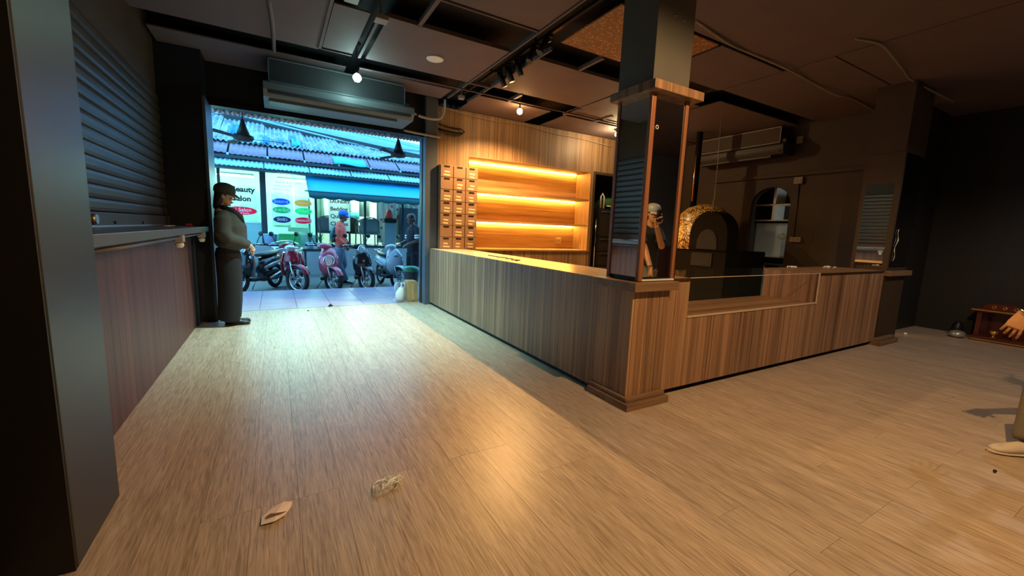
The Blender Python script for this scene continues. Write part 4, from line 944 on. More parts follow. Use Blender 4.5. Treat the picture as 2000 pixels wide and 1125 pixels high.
# ================================================================ SCOOTERS
M('lens_glass', (.62, .70, .72), .08, .3); M('tail_red', (.5, .02, .02), .2); M('amber', (.65, .30, .08), .2)
def scooter(label, x, y, rz, steer, kind, ca, cb, gz=-.17, lean=0.):
    t = thing('motor_scooter', label, 'scooter', 'scooters parked along the sidewalk', loc=(x, y, gz), rz=rz)
    S = Matrix.Translation((0, -.52, 0)) @ Matrix.Rotation(steer, 4, 'Z') @ Matrix.Translation((0, .52, 0))
    big = kind == 'underbone'
    R = .262 if big else .235
    def wheel(nm, yc, xf):
        zc = R+.045
        w = MB(xf).ring((0, yc, zc), R, .045, 'X', 28, 10).build(nm, 'rubber', t)
        MB(xf).ring((0, yc, zc), R-.045, .014, 'X', 28, 8).build('rim', 'chrome' if nm == 'front_wheel' else 'steel', w)
        MB(xf).cyl((-.05, yc, zc), (.05, yc, zc), .042, n=12).build('hub', 'steel', w)
        MB(xf).ring((.03, yc, zc), .085, .006, 'X', 20, 6).build('brake_disc', 'chrome', w)
        for k in range(5):
            a = 2*PI*k/5+.3; MB(xf).limb([(0, yc+.03*math.cos(a), zc+.03*math.sin(a)), (0, yc+(R-.05)*math.cos(a), zc+(R-.05)*math.sin(a))], [.016, .011], 6).build('spoke', 'steel', w)
    wheel('front_wheel', -.66, S); wheel('rear_wheel', .58, None)
    zc = R+.045
    for sx in (-1, 1):
        fk = MB(S).limb([(sx*.068, -.66, zc), (sx*.066, -.60, .48), (sx*.055, -.53, .68)], [.022, .024, .018], 8).build('fork_leg', 'steel', t)
    # fender
    def fd(u, v):
        a = math.radians(25+130*v); w = (u-.5)*2; rr_ = R+.075-.03*w*w
        return (.075*w, -.66-rr_*math.cos(a), zc+rr_*math.sin(a))
    MB(S).grid(fd, 8, 14, .006).build('front_fender', cb if kind == 'black_round' else ca, t)
    # front shield
    if big:
        sec = [((0, -.42, .42), (.05, .06)), ((0, -.46, .56), (.12, .10)), ((0, -.47, .70), (.16, .10)), ((0, -.42, .84), (.13, .08)), ((0, -.36, .93), (.06, .05))]
    else:
        sec = [((0, -.44, .36), (.09, .07)), ((0, -.50, .50), (.185, .105)), ((0, -.51, .64), (.205, .12)), ((0, -.48, .78), (.19, .105)), ((0, -.41, .91), (.13, .075)), ((0, -.36, .96), (.06, .04))]
    shd = MB().limb([p for p, r in sec], [r for p, r in sec], 24).build('front_shield', ca, t)
    if big:
        for sx in (-1, 1):
            MB().limb([(sx*.15, -.40, .86), (sx*.20, -.38, .66), (sx*.20, -.30, .45), (sx*.13, -.15, .32)], [(.02, .06), (.03, .11), (.03, .09), (.02, .04)], 10, ref=(1, 0, 0)).build('leg_shield', ca, t)
        MB().limb([(0, -.40, .62), (0, -.1, .46), (0, .2, .5)], [.07, .06, .07], 10).build('frame_spine', 'black_plastic', t)
        MB().box(-.10, .10, -.57, -.545, .60, .68).build('grille', 'black_plastic', shd)
    else:
        MB().box(-.17, .17, -.40, .02, .25, .32).build('footboard', 'black_plastic', t, bevel=.02)
        for sx in (-1, 1):
            MB().limb([(sx*.155, -.52, .68), (sx*.165, -.53, .76), (sx*.13, -.50, .83)], [(.02, .012), (.03, .018), (.012, .01)], 10).build('turn_signal', 'lens_glass', shd)
        MB().limb([(0, -.38, .90), (0, -.36, .60), (0, -.36, .34)], [(.14, .03), (.17, .03), (.15, .03)], 14).build('inner_panel', cb, t)
    # head lamp
    cowl = MB(S).limb([(-.17, -.38, .985), (-.09, -.42, 1.0), (0, -.43, 1.005), (.09, -.42, 1.0), (.17, -.38, .985)], [.03, .055, .062, .055, .03], 12, ref=(0, 0, 1)).build('handlebar_cowl', ca if not kind == 'black_round' else 'black_plastic', t)
    if kind == 'oval_shield':
        MB().limb([(0, -.605, .70), (0, -.628, .70)], [(.085, .125), (.065, .10)], 24).build('headlight', 'lens_glass', shd)
        MB().ring((0, -.612, .70), .105, .014, 'Y', 24, 8).build('headlight_ring', 'chrome', shd)
    elif kind in ('black_round', 'left_round'):
        MB(S).lathe([(.06, -.40), (.10, -.45), (.105, -.52), (.10, -.53)], (0, 0, .93), 'Y', 24).build('headlight_bowl', 'chrome', cowl)
        MB(S).lathe([(.085, -.525), (.075, -.54), (.04, -.55), (.001, -.553)], (0, 0, .93), 'Y', 24).build('headlight_lens', 'lens_glass', cowl)
    elif big:
        MB(S).limb([(0, -.47, .96), (0, -.53, .93)], [(.13, .07), (.09, .045)], 18).build('headlight_lens', 'lens_glass', cowl)
    else:
        MB().limb([(0, -.585, .80), (0, -.60, .80)], [(.05, .03), (.04, .02)], 14).build('badge', 'chrome', shd)
    hb_ = MB(S).limb([(-.36, -.26, 1.02), (-.22, -.34, 1.02), (-.1, -.38, .995), (.1, -.38, .995), (.22, -.34, 1.02), (.36, -.26, 1.02)], .014, 8).build('handlebar', 'black_metal', t)
    for sx in (-1, 1):
        MB(S).limb([(sx*.24, -.33, 1.02), (sx*.36, -.26, 1.02)], [.022, .022], 10).build('grip', 'rubber', hb_)
        MB(S).limb([(sx*.23, -.39, 1.03), (sx*.36, -.33, 1.025)], .008, 6).build('brake_lever', 'chrome', hb_)
        mr_ = MB(S).limb([(sx*.20, -.35, 1.02), (sx*.24, -.35, 1.12), (sx*.29, -.34, 1.20)], .008, 6).build('mirror_stem', 'black_metal', hb_)
        MB(S).ball((sx*.30, -.34, 1.235), (.058, .018, .048), 16, 8).build('mirror', 'black_plastic', hb_)
    # seat and tail
    MB().limb([(0, -.03, .76), (0, .12, .775), (0, .38, .79), (0, .62, .82), (0, .72, .81)], [(.07, .03), (.125, .05), (.14, .055), (.10, .045), (.04, .02)], 16).build('seat', 'black_plastic', t)
    tail = MB().limb([(0, -.02, .42), (0, .10, .56), (0, .35, .63), (0, .62, .68), (0, .84, .72)], [(.09, .10), (.14, .15), (.155, .13), (.125, .09), (.04, .03)], 20).build('tail_body', ca, t)
    MB().limb([(0, .82, .70), (0, .87, .70)], [(.07, .04), (.05, .03)], 12).build('tail_light', 'tail_red', tail)
    for sx in (-1, 1): MB().limb([(sx*.13, .0, .50), (sx*.165, .25, .56), (sx*.15, .55, .62)], [(.015, .03), (.02, .045), (.012, .02)], 10).build('side_trim', cb, tail)
    MB().limb([(0, .68, .84), (.09, .74, .87), (.08, .90, .88), (-.08, .90, .88), (-.09, .74, .87), (0, .68, .84)], .012, 8).build('grab_rail', 'chrome', t)
    MB().box(-.09, .09, .05, .62, .20, .42).build('engine', 'black_metal', t, bevel=.03)
    MB().limb([(.14, .15, .27), (.17, .45, .33), (.17, .82, .40)], [.025, .055, .05], 12).build('exhaust', 'steel', t)
    MB().limb([(-.10, .05, .24), (-.24, .12, .0)], .012, 6).build('side_stand', 'steel', t)
    MB().box(-.08, .08, .86, .875, .50, .62).build('number_plate', 'white_plastic', t)
    return t
M('scoot_black', (.012, .013, .016), .2, coat=.5); M('scoot_red', (.30, .012, .030), .25, coat=.6); M('scoot_pink', (.55, .11, .17), .22, .2, coat=.6)
M('scoot_white', (.62, .68, .74), .25, coat=.5); M('scoot_silver', (.42, .46, .50), .3, .5)
scooter('black scooter with round headlight facing left behind the woman', -.34, 10.20, math.radians(-30), math.radians(-16), 'left_round', 'scoot_black', 'scoot_silver')
scooter('dark red underbone motorbike, second from the left', .34, 10.12, math.radians(-8), math.radians(48), 'underbone', 'scoot_red', 'scoot_black')
scooter('pink scooter with oval headlight in the middle of the row', 1.00, 10.12, math.radians(-3), math.radians(34), 'oval_shield', 'scoot_pink', 'scoot_white')
scooter('black scooter with big round chrome headlight beside the pink one', 1.74, 10.15, math.radians(-8), math.radians(34), 'black_round', 'scoot_black', 'scoot_black')
scooter('pale white-blue scooter at the right end of the row', 2.36, 10.2, math.radians(5), math.radians(28), 'plain', 'scoot_white', 'scoot_silver')
# ================================================================ PEOPLE
M('skin', (.46, .27, .19), .5, var=.06, scale=30); M('skin_dark', (.16, .09, .06), .5, var=.06, scale=30)
M('hair_black', (.010, .009, .009), .5); M('eye_white', (.7, .7, .68), .2); M('eye_dark', (.012, .010, .010), .2); M('lip', (.33, .10, .09), .4)
def hand(mb, W_, d, n, side, curl=.35, s=1.):
    """palm and five fingers: d finger direction, n the way the palm faces, side +1/-1 for the thumb"""
    W_, d, n = Vector(W_), Vector(d).normalized(), Vector(n).normalized(); n = (n-d*n.dot(d)).normalized(); w = d.cross(n)*side
    mb.limb([W_-d*.03*s, W_+d*.02*s, W_+d*.06*s, W_+d*.092*s], [(.024*s, .020*s), (.034*s, .018*s), (.042*s, .016*s), (.038*s, .012*s)], 12, ref=w)
    for k, (o, l) in enumerate(((.030, .070), (.010, .080), (-.011, .075), (-.031, .058))):
        p = W_+d*.085*s+w*o*1.05*s; a = 0; pts = [p-d*.02*s, p]; cc = curl*(1+.12*k); dk = (d+w*o*5.5).normalized()
        for q in (.45, .32, .25):
            a += cc; p = p+(dk*math.cos(a)+n*math.sin(a))*l*1.08*q*s; pts.append(p)
        mb.limb(pts, [.0085*s, .0085*s, .0080*s, .0074*s, .0055*s], 8, ref=w)
    p = W_+d*.018*s+w*.028*s; dd = (d*.62+w*.62+n*.45).normalized()
    mb.limb([p-w*.012*s, p+dd*.03*s, p+(dd*.055+n*.006)*s, p+(dd*.062+d*.022+n*.010)*s], [.014*s, .0115*s, .010*s, .007*s], 8)
def head_mesh(mb, Hm, s=1.):
    old = mb.xf; mb.xf = Hm @ Matrix.Scale(s, 4)
    sec = [(-.005, -.038, .024, .026), (.02, -.032, .045, .046), (.055, -.015, .060, .074), (.095, .0, .069, .090), (.135, .002, .074, .097), (.175, .004, .073, .096), (.205, .006, .060, .080), (.225, .006, .036, .05), (.232, .006, .012, .02)]
    mb.limb([(0, c, z) for z, c, a, b in sec], [(a, b) for z, c, a, b in sec], 20, ref=(1, 0, 0))
    mb.limb([(0, -.088, .135), (0, -.103, .112), (0, -.112, .094), (0, -.094, .084)], [.008, .010, .014, .008], 8)
    for sx in (-1, 1):
        mb.ball((sx*.074, .012, .108), (.010, .020, .030), 10, 6)
        mb.limb([(sx*.012, -.092, .142), (sx*.034, -.089, .146), (sx*.052, -.074, .140)], [.008, .009, .006], 6)
        mb.ball((sx*.036, -.070, .085), (.020, .018, .018), 8, 6)
    mb.ball((0, -.078, .048), (.026, .018, .016), 10, 6); mb.ball((0, -.066, .012), (.022, .016, .014), 8, 6)
    mb.limb([(0, .028, -.10), (0, .022, -.03), (0, .012, .05)], [.056, .050, .052], 14)
    mb.xf = old
def face_parts(body, Hm, s=1.):
    X = Hm @ Matrix.Scale(s, 4)
    for sx in (-1, 1):
        e = MB(X).ball((sx*.030, -.0865, .124), (.013, .009, .0075), 10, 6).build('eye', 'eye_white', body)
        MB(X).ball((sx*.030, -.0925, .124), (.006, .0045, .006), 8, 6).build('iris', 'eye_dark', e)
        MB(X).limb([(sx*.012, -.1, .147), (sx*.034, -.097, .153), (sx*.052, -.080, .147)], [.003, .004, .002], 6).build('eyebrow', 'hair_black', body)
    MB(X).limb([(-.022, -.089, .049), (0, -.0985, .052), (.022, -.089, .049)], [(.004, .004), (.007, .007), (.004, .004)], 8).build('lips', 'lip', body)
def cap(t, Hm, mat, s=1., brim=True, z=.150, tilt=0.):
    X = Hm @ Matrix.Scale(s, 4)
    prof = [(-.012, .086, .108), (.005, .089, .111), (.03, .091, .113), (.055, .087, .108), (.078, .074, .093), (.095, .055, .070), (.106, .032, .042), (.111, .010, .014)]
    cp = MB(X).limb([(0, .006, z+h) for h, a, b in prof], [(a, b) for h, a, b in prof], 24).build('cap', mat, t)
    if brim:
        def fn(u, v):
            a = PI*(.12+.76*u); r = 1+.50*v*math.sin(a)**1.2
            return (-.087*math.cos(a)*(1+.06*v), .0-.108*math.sin(a)*r, z-.002-.025*v*(.4+math.sin(a)))
        MB(X).grid(fn, 20, 5, .006).build('brim', mat, cp)
    return cp
def hair(t, Hm, s=1., back=.10, low=.02):
    X = Hm @ Matrix.Scale(s, 4)
    sec = [(low-.03, .052, .020, .016), (low-.015, .054, .042, .034), (low, .055, .056, .045), (.06, .045, .074, .062), (.11, .030, .081, .080), (.16, .014, .082, .100), (.20, .010, .068, .088), (.235, .008, .025, .04)]
    return MB(X).limb([(0, c, z) for z, c, a, b in sec], [(a, b) for z, c, a, b in sec], 20).build('hair', 'hair_black', t, remesh=.008, smooth_it=2)
def shoe(t, ank, toe, mat, sole, s=1., h=.06):
    a, d = Vector(ank), Vector(toe)-Vector(ank); d.z = 0; L = .24*s; d.normalize(); b = Vector((a.x, a.y, 0))
    w = Vector((-d.y, d.x, 0))
    pr = [(-.072, .030, .012, .014), (-.060, .042, .026, .034*h/.06), (-.03, .050, .036, .046*h/.06), (.02, .050, .038, .042*h/.06), (.07, .042, .043, .034*h/.06), (.12, .034, .046, .026*h/.06), (.155, .030, .040, .020), (.178, .026, .026, .014), (.186, .024, .010, .006)]
    sh_ = MB().limb([b+d*q*s+Vector((0, 0, z)) for q, z, r1, r2 in pr], [(r1, r2) for q, z, r1, r2 in pr], 18, ref=w).build('shoe', mat, t)
    so = [(-.078, .014), (-.06, .030), (-.02, .039), (.05, .043), (.12, .049), (.16, .043), (.185, .028), (.194, .010)]
    MB().limb([b+d*q*s+Vector((0, 0, .011)) for q, r1 in so], [(r1, .0105) for q, r1 in so], 14, ref=w).build('sole', sole, sh_)
    return sh_
def limbs(mb, L_, n=14):
    for pts, rad in L_: mb.limb(pts, rad, n, ref=(1, 0, 0))

# ---- woman by the opening, seen from the side, hands joined in front
wom = thing('person', 'woman in olive sweater, dark wide trousers and cap, hands joined, by the left jamb', 'person', loc=(-.515, 6.17, 0), rz=PI/2)
Hm = Matrix.Translation((0, .028, 1.485)) @ Matrix.Rotation(.16, 4, 'X')
mb = MB(); head_mesh(mb, Hm, .98)
mb.limb([(0, .02, .85), (0, .02, 1.1), (0, .03, 1.3), (0, .045, 1.42), (0, .05, 1.46)], [(.13, .09), (.12, .085), (.15, .09), (.10, .07), (.05, .05)], 18)
for sx in (-1, 1):
    limbs(mb, [([(sx*.16, .02, 1.37), (sx*.215, .02, 1.13), (sx*.15, -.14, 1.02), (sx*.06, -.235, .985)], [.05, .042, .036, .026]),
               ([(sx*.075, .01, .88), (sx*.075, .0, .5), (sx*.075, .03, .09)], [.08, .055, .036]), ([(sx*.075, .045, .055), (sx*.078, -.05, .045), (sx*.08, -.14, .025)], [(.03, .03), (.036, .03), (.03, .014)])])
    hand(mb, (sx*.055, -.24, .982), (-sx*.55, -.30, -.62), (-sx*.5, .7, -.1), sx, .35, .92)
body = mb.build('body', 'skin', wom, remesh=.005, smooth_it=1)
face_parts(body, Hm, .98)
M('olive_knit', (.045, .040, .034), .85, var=.15, scale=40, bump=.2); M('trouser_black', (.006, .007, .012), .8, var=.2, scale=10)
M('cap_olive', (.032, .036, .030), .8); M('scarf_black', (.008, .008, .009), .85)
mb = MB(); mb.limb([(0, .01, .955), (0, .0, .99), (0, -.03, 1.10), (0, -.035, 1.22), (0, .0, 1.33), (0, .035, 1.40), (0, .045, 1.435)], [(.15, .115), (.19, .15), (.205, .175), (.205, .17), (.19, .135), (.13, .10), (.075, .08)], 24)
for sx in (-1, 1):
    limbs(mb, [([(sx*.13, .02, 1.375), (sx*.20, .03, 1.30), (sx*.235, .03, 1.15), (sx*.215, -.02, 1.07), (sx*.15, -.13, 1.035), (sx*.085, -.205, 1.0)], [.07, .088, .085, .082, .072, .052])])
mb.build('sweater', 'olive_knit', wom, remesh=.012, smooth_it=3)
mb = MB(); mb.limb([(0, .01, .97), (0, .01, .90), (0, .0, .80), (0, .0, .72)], [(.15, .115), (.17, .135), (.175, .14), (.15, .12)], 22)
for sx in (-1, 1): limbs(mb, [([(sx*.085, .005, .84), (sx*.095, .0, .60), (sx*.10, .01, .30), (sx*.10, .025, .09), (sx*.10, .03, .06)], [(.095, .13), (.10, .128), (.10, .125), (.10, .118), (.098, .112)])], 18)
mb.build('trousers', 'trouser_black', wom, remesh=.012, smooth_it=3)
cap(wom, Hm, 'cap_olive', 1.02, True, .155); hair(wom, Hm, 1.0, low=-.045)
MB().limb([(-.055, .02, 1.455), (-.04, -.015, 1.44), (0, -.03, 1.43), (.04, -.015, 1.44), (.055, .02, 1.455), (.04, .07, 1.465), (0, .085, 1.47), (-.04, .07, 1.465)], .026, 10, ref=(0, 0, 1), closed=True).build('collar', 'scarf_black', wom)
for sx in (-1, 1): MB().limb([(sx*.07, .04, 1.455), (sx*.085, -.05, 1.41), (sx*.075, -.125, 1.34), (sx*.06, -.165, 1.27)], [(.02, .035), (.028, .05), (.026, .05), (.012, .02)], 12).build('scarf_tail', 'scarf_black', wom)
for sx in (-1, 1): shoe(wom, (sx*.08, .0, .08), (sx*.085, -.2, 0), 'black_plastic', 'rubber', .98, .036)

# ---- man in red shirt and blue cap walking behind the scooters
M('shirt_red', (.80, .10, .065), .75, var=.12, scale=8); M('vest_teal', (.05, .16, .18), .8); M('jeans', (.16, .20, .28), .8, var=.2, scale=20); M('cap_blue', (.02, .12, .62), .7)
rm = thing('person', 'man in a red shirt and blue cap walking behind the parked scooters', 'person', loc=(1.40, 10.95, -.17), rz=math.radians(80))
Hm = Matrix.Translation((0, -.05, 1.565)) @ Matrix.Rotation(.12, 4, 'X')
mb = MB(); head_mesh(mb, Hm)
mb.limb([(0, .02, .92), (0, .02, 1.2), (0, .02, 1.4), (0, .02, 1.5)], [(.13, .09), (.13, .09), (.16, .09), (.08, .06)], 18)
AR = {-1: [(-.19, .02, 1.45), (-.225, .06, 1.17), (-.20, -.10, .96)], 1: [(.19, .02, 1.45), (.225, .02, 1.17), (.19, -.16, .99)]}
for sx in (-1, 1):
    limbs(mb, [(AR[sx], [.05, .042, .03]), ([(sx*.09, .01, .93), (sx*.09, -.05*sx, .5), (sx*.09, .10*sx, .09)], [.085, .058, .04]), ([(sx*.09, .10*sx+.03, .05), (sx*.09, .10*sx-.12, .03)], [(.035, .035), (.03, .015)])])
    W_ = Vector(AR[sx][2]); hand(mb, W_, W_-Vector(AR[sx][1]), (-sx, 0, 0), sx, .4)
b2 = mb.build('body', 'skin_dark', rm, remesh=.008, smooth_it=1); face_parts(b2, Hm)
mb = MB(); mb.limb([(0, .02, .93), (0, .01, 1.05), (0, .0, 1.25), (0, .01, 1.4), (0, .02, 1.50), (0, .01, 1.54)], [(.165, .125), (.175, .135), (.185, .135), (.19, .12), (.12, .085), (.06, .06)], 22)
for sx in (-1, 1): limbs(mb, [([(sx*.15, .02, 1.46), (sx*.21, .03, 1.33), Vector(AR[sx][1])*.97, Vector(AR[sx][1]).lerp(Vector(AR[sx][2]), .75)], [.07, .078, .066, .055])])
mb.build('shirt', 'shirt_red', rm, remesh=.012, smooth_it=2)
mb = MB(); mb.limb([(0, .02, .99), (0, .02, .9), (0, .02, .8)], [(.15, .115), (.165, .125), (.15, .12)], 20)
for sx in (-1, 1): limbs(mb, [([(sx*.09, .01, .90), (sx*.092, -.05*sx, .5), (sx*.09, .09*sx, .10)], [(.09, .105), (.078, .085), (.066, .075)])])
mb.build('trousers', 'jeans', rm, remesh=.012, smooth_it=2)
cap(rm, Hm, 'cap_blue', 1.03, True, .145); hair(rm, Hm, .99, low=.06)
for sx in (-1, 1): shoe(rm, (sx*.09, .10*sx+.02, .08), (sx*.09, .10*sx-.3, 0), 'black_plastic', 'white_plastic')
MB().limb([(-.20, .13, 1.42), (-.10, .19, 1.25), (-.05, .18, 1.05)], [(.03, .02), (.10, .05), (.08, .05)], 12).build('backpack', 'vest_teal', rm)

# ---- man in black by the white scooter
M('shirt_black', (.018, .014, .018), .85, var=.2, scale=12); M('shorts_dark', (.020, .016, .020), .85)
bmn = thing('person', 'man in black with pale sleeve stripes beside the white scooter', 'person', loc=(2.80, 9.55, -.17), rz=math.radians(-75))
Hm = Matrix.Translation((0, -.05, 1.555)) @ Matrix.Rotation(.10, 4, 'X')
mb = MB(); head_mesh(mb, Hm)
mb.limb([(0, .02, .92), (0, .02, 1.2), (0, .02, 1.4), (0, .02, 1.5)], [(.14, .10), (.14, .10), (.16, .10), (.08, .06)], 18)
AR = {-1: [(-.19, .02, 1.44), (-.235, .0, 1.16), (-.20, -.22, 1.08)], 1: [(.19, .02, 1.44), (.235, -.02, 1.17), (.17, -.24, 1.08)]}
for sx in (-1, 1):
    limbs(mb, [(AR[sx], [.052, .044, .03]), ([(sx*.09, .01, .93), (sx*.09, .0, .5), (sx*.09, .03, .09)], [.09, .058, .04]), ([(sx*.09, .06, .05), (sx*.09, -.10, .03)], [(.035, .035), (.03, .015)])])
    W_ = Vector(AR[sx][2]); hand(mb, W_, W_-Vector(AR[sx][1]), (0, 0, -1), -sx, .45)
b3 = mb.build('body', 'skin_dark', bmn, remesh=.008, smooth_it=1); face_parts(b3, Hm)
mb = MB(); mb.limb([(0, .03, .86), (0, .03, 1.0), (0, .01, 1.2), (0, .01, 1.4), (0, .02, 1.5), (0, .01, 1.53)], [(.18, .16), (.185, .165), (.195, .155), (.195, .125), (.12, .09), (.06, .06)], 22)
for sx in (-1, 1): limbs(mb, [([(sx*.15, .02, 1.45), (sx*.215, .02, 1.32), Vector(AR[sx][0]).lerp(Vector(AR[sx][1]), .85)], [.075, .085, .08])])
mb.build('shirt', 'shirt_black', bmn, remesh=.012, smooth_it=2)
for sx in (-1, 1):
    for q in (.62, .80):
        p = Vector(AR[sx][0]).lerp(Vector(AR[sx][1]), q); d = (Vector(AR[sx][1])-Vector(AR[sx][0])).normalized()*.018
        MB().limb([p-d, p+d], .0865 if q < .7 else .083, 16).build('sleeve_stripe', 'white_plastic', bmn)
mb = MB(); mb.limb([(0, .02, .98), (0, .02, .9), (0, .02, .78)], [(.16, .13), (.175, .145), (.17, .14)], 20)
for sx in (-1, 1): limbs(mb, [([(sx*.09, .01, .88), (sx*.095, .0, .6), (sx*.095, .01, .38)], [(.10, .125), (.10, .115), (.095, .11)])])
mb.build('shorts', 'shorts_dark', bmn, remesh=.012, smooth_it=2)
hair(bmn, Hm, 1.0, low=.05)
for sx in (-1, 1): shoe(bmn, (sx*.09, .05, .08), (sx*.09, -.3, 0), 'black_plastic', 'rubber')

PX, PY, PA = 4.50, .20, math.radians(189)
wm = Matrix.Translation((PX, PY, 0)) @ Matrix.Rotation(PA, 4, 'Z'); wi = wm.inverted()
def PL_(x, y, z): return tuple(wi @ Vector((x, y, z)))
# ---- person at the right edge of the room holding up a phone
M('khaki', (.15, .135, .105), .8, var=.2, scale=14); M('tee_black', (.014, .014, .015), .85); M('skin_warm', (.50, .25, .11), .5); M('sneaker', (.62, .56, .48), .6); M('phone_body', (.02, .02, .025), .2)
ph = thing('person', 'person in khaki trousers and pale shoes holding up a phone at the right edge', 'person', loc=(PX, PY, 0), rz=PA)
Hm = Matrix.Translation((0, -.05, 1.49)) @ Matrix.Rotation(.05, 4, 'X')
mb = MB(); head_mesh(mb, Hm)
mb.limb([(0, .02, .86), (0, .02, 1.15), (0, .02, 1.33), (0, .02, 1.44)], [(.13, .09), (.13, .09), (.16, .09), (.08, .06)], 18)
AR = {1: [PL_(4.31, .18, 1.38), PL_(4.23, .40, 1.14), PL_(4.15, .595, .89)], -1: [PL_(4.68, .22, 1.38), PL_(4.55, .40, 1.17), PL_(4.38, .43, 1.44)]}
KN = {1: PL_(4.30, .47, .50), -1: PL_(4.58, .18, .47)}; AN = {1: PL_(4.12, .46, .09), -1: PL_(4.60, .10, .09)}
for sx in (-1, 1):
    limbs(mb, [(AR[sx], [.05, .042, .030]), ([(sx*.09, .01, .88), KN[sx], AN[sx]], [.085, .055, .04])])
W_ = Vector(AR[1][2]); hand(mb, W_, Vector(PL_(4.10, .64, .72))-W_, (-1, 0, .2), 1, .40, 1.05)
W_ = Vector(AR[-1][2]); hand(mb, W_, (.10, -.15, .95), (-.2, -.9, 0), -1, .55, 1.)
b4 = mb.build('body', 'skin_warm', ph, remesh=.0042, smooth_it=1); face_parts(b4, Hm)
mb = MB(); mb.limb([(0, .02, .84), (0, .02, .95), (0, .01, 1.15), (0, .01, 1.33), (0, .02, 1.43), (0, .01, 1.465)], [(.17, .13), (.175, .135), (.185, .135), (.19, .12), (.12, .085), (.06, .06)], 22)
for sx in (-1, 1): limbs(mb, [([(sx*.15, .02, 1.39), Vector(AR[sx][0]).lerp(Vector(AR[sx][1]), .4), Vector(AR[sx][0]).lerp(Vector(AR[sx][1]), .8)], [.07, .075, .07])])
mb.build('shirt', 'tee_black', ph, remesh=.012, smooth_it=2)
mb = MB(); mb.limb([(0, .02, .92), (0, .02, .84), (0, .02, .74)], [(.15, .115), (.17, .13), (.165, .13)], 20)
for sx in (-1, 1): limbs(mb, [([(sx*.09, .01, .84), KN[sx], Vector(KN[sx]).lerp(Vector(AN[sx]), .92), AN[sx]], [(.095, .115), (.080, .090), (.070, .078), (.066, .074)])])
mb.build('trousers', 'khaki', ph, remesh=.012, smooth_it=2)
cap(ph, Hm, 'dim_plastic', 1.03, True, .145); hair(ph, Hm, .99, low=.06)
shoe(ph, AN[1], PL_(3.62, .86, 0), 'sneaker', 'sneaker', 1.1); shoe(ph, AN[-1], PL_(4.5, .5, 0), 'sneaker', 'sneaker', 1.08)
MB().limb([Vector(AR[1][2]).lerp(Vector(AR[1][1]), .10), Vector(AR[1][2]).lerp(Vector(AR[1][1]), .03)], .036, 14).build('watch', 'chrome', ph)
tagp = thing('smartphone', 'dark phone held up in the raised hand at the right', 'phone')
pc = Vector((4.36, .475, 1.57))
Xp = Matrix.Translation(pc) @ Matrix.Rotation(PA, 4, 'Z')
MB(Xp).box(-.038, .038, -.005, .005, -.078, .078).build('case', 'phone_body', tagp, bevel=.004)
glow('screen_glow', (.6, .75, 1.0), .25)
MB(Xp).box(-.034, .034, .005, .006, -.072, .072).build('screen', 'screen_glow', tagp)
for k in range(2): MB(Xp).cyl((.02, -.008, .055-.025*k), (.02, -.005, .055-.025*k), .010, n=12).build('lens', 'chrome', tagp)
# ================================================================ LITTER, BOXES, SHRINE
M('pink_paper', (.90, .78, .75), .8, var=.06)
def paper(u, v):
    x = -.125+.25*u; y = -.055+.11*v
    return (x, y, 0)
ang = .55
out = [(.58*a_, 1.0*b_) for a_, b_ in [(-.115, -.045), (-.03, -.060), (.045, -.030), (.10, .02), (.115, .045), (.06, .062), (-.03, .052), (-.10, .010)]]
pp = MB(Matrix.Translation((-.04, 1.955, .004)) @ Matrix.Rotation(.12, 4, 'Z'))
n = len(out); top = [(x, y, .006+.006*math.sin(i*1.7)) for i, (x, y) in enumerate(out)]
pp.add(top+[(0, 0, .013)]+[(x, y, z-.003) for x, y, z in top]+[(0, 0, .009)], [(i, (i+1) % n, n) for i in range(n)]+[(n+1+(i+1) % n, n+1+i, 2*n+1) for i in range(n)]+[(i, n+1+i, n+1+(i+1) % n, (i+1) % n) for i in range(n)])
po = pp.build('crumpled_paper', 'pink_paper', None, 'torn pale pink paper scrap lying on the floor in the foreground', 'paper')
M('paper_stain', (.16, .10, .08), .9)
MB(Matrix.Translation((-.04, 1.955, .004)) @ Matrix.Rotation(.12, 4, 'Z')).prism([(-.045, -.022), (-.012, -.028), (.034, -.022), (-.006, -.010), (-.025, .0), (-.042, -.010)], 'XY', .0115, .0135).build('brown_stain', 'paper_stain', po)
# clear plastic wrapper
wr = thing('plastic_wrapper', 'crumpled clear plastic wrapper shining on the floor', 'wrapper')
M('wrap_film', (.85, .88, .90), .05, alpha=.30, spec=1.); M('wrap_glint', (.92, .95, .95), .12, alpha=.95)  # whitened folds and rim stand in for glints on the clear film
random.seed(5)
NN = 9; hts = {(i, j): random.uniform(.0, .028) if 0 < i < NN and 0 < j < NN else .002 for i in range(NN+1) for j in range(NN+1)}
def wfn(u, v):
    i, j = round(u*NN), round(v*NN); a, b = u*2-1, v*2-1
    return (.443+.078*a*(1-.3*b*b)+.02*b, 1.945+.062*b*(1-.35*a*a)+.025*a, .003+hts[(i, j)])
wf = MB().grid(wfn, NN, NN, .0008); wf.sm = [False]*len(wf.sm); wf.build('film', 'wrap_film', wr)
rim = []
for k in range(22):
    a = 2*PI*k/22; r = 1+.12*math.sin(5*a+1)+.08*random.uniform(-1, 1)
    rim.append((.443+.078*r*math.cos(a)+.015*math.sin(a), 1.947+.062*r*math.sin(a)+.02*math.cos(a), .006+random.uniform(0, .012)))
MB().limb(rim, [random.choice((.0012, .0022, .0048)) for _ in rim], 6, closed=True).build('crinkled_rim', 'wrap_glint', wr)
MB().limb([(.41, 1.905, .012), (.455, 1.94, .030), (.515, 1.985, .018)], [(.006, .002), (.012, .003), (.006, .002)], 6, ref=(0, 1, 0)).build('fold', 'wrap_glint', wr)
MB().limb([(.485, 1.91, .012), (.50, 1.95, .022), (.515, 1.99, .014)], .003, 6).build('fold', 'wrap_glint', wr)
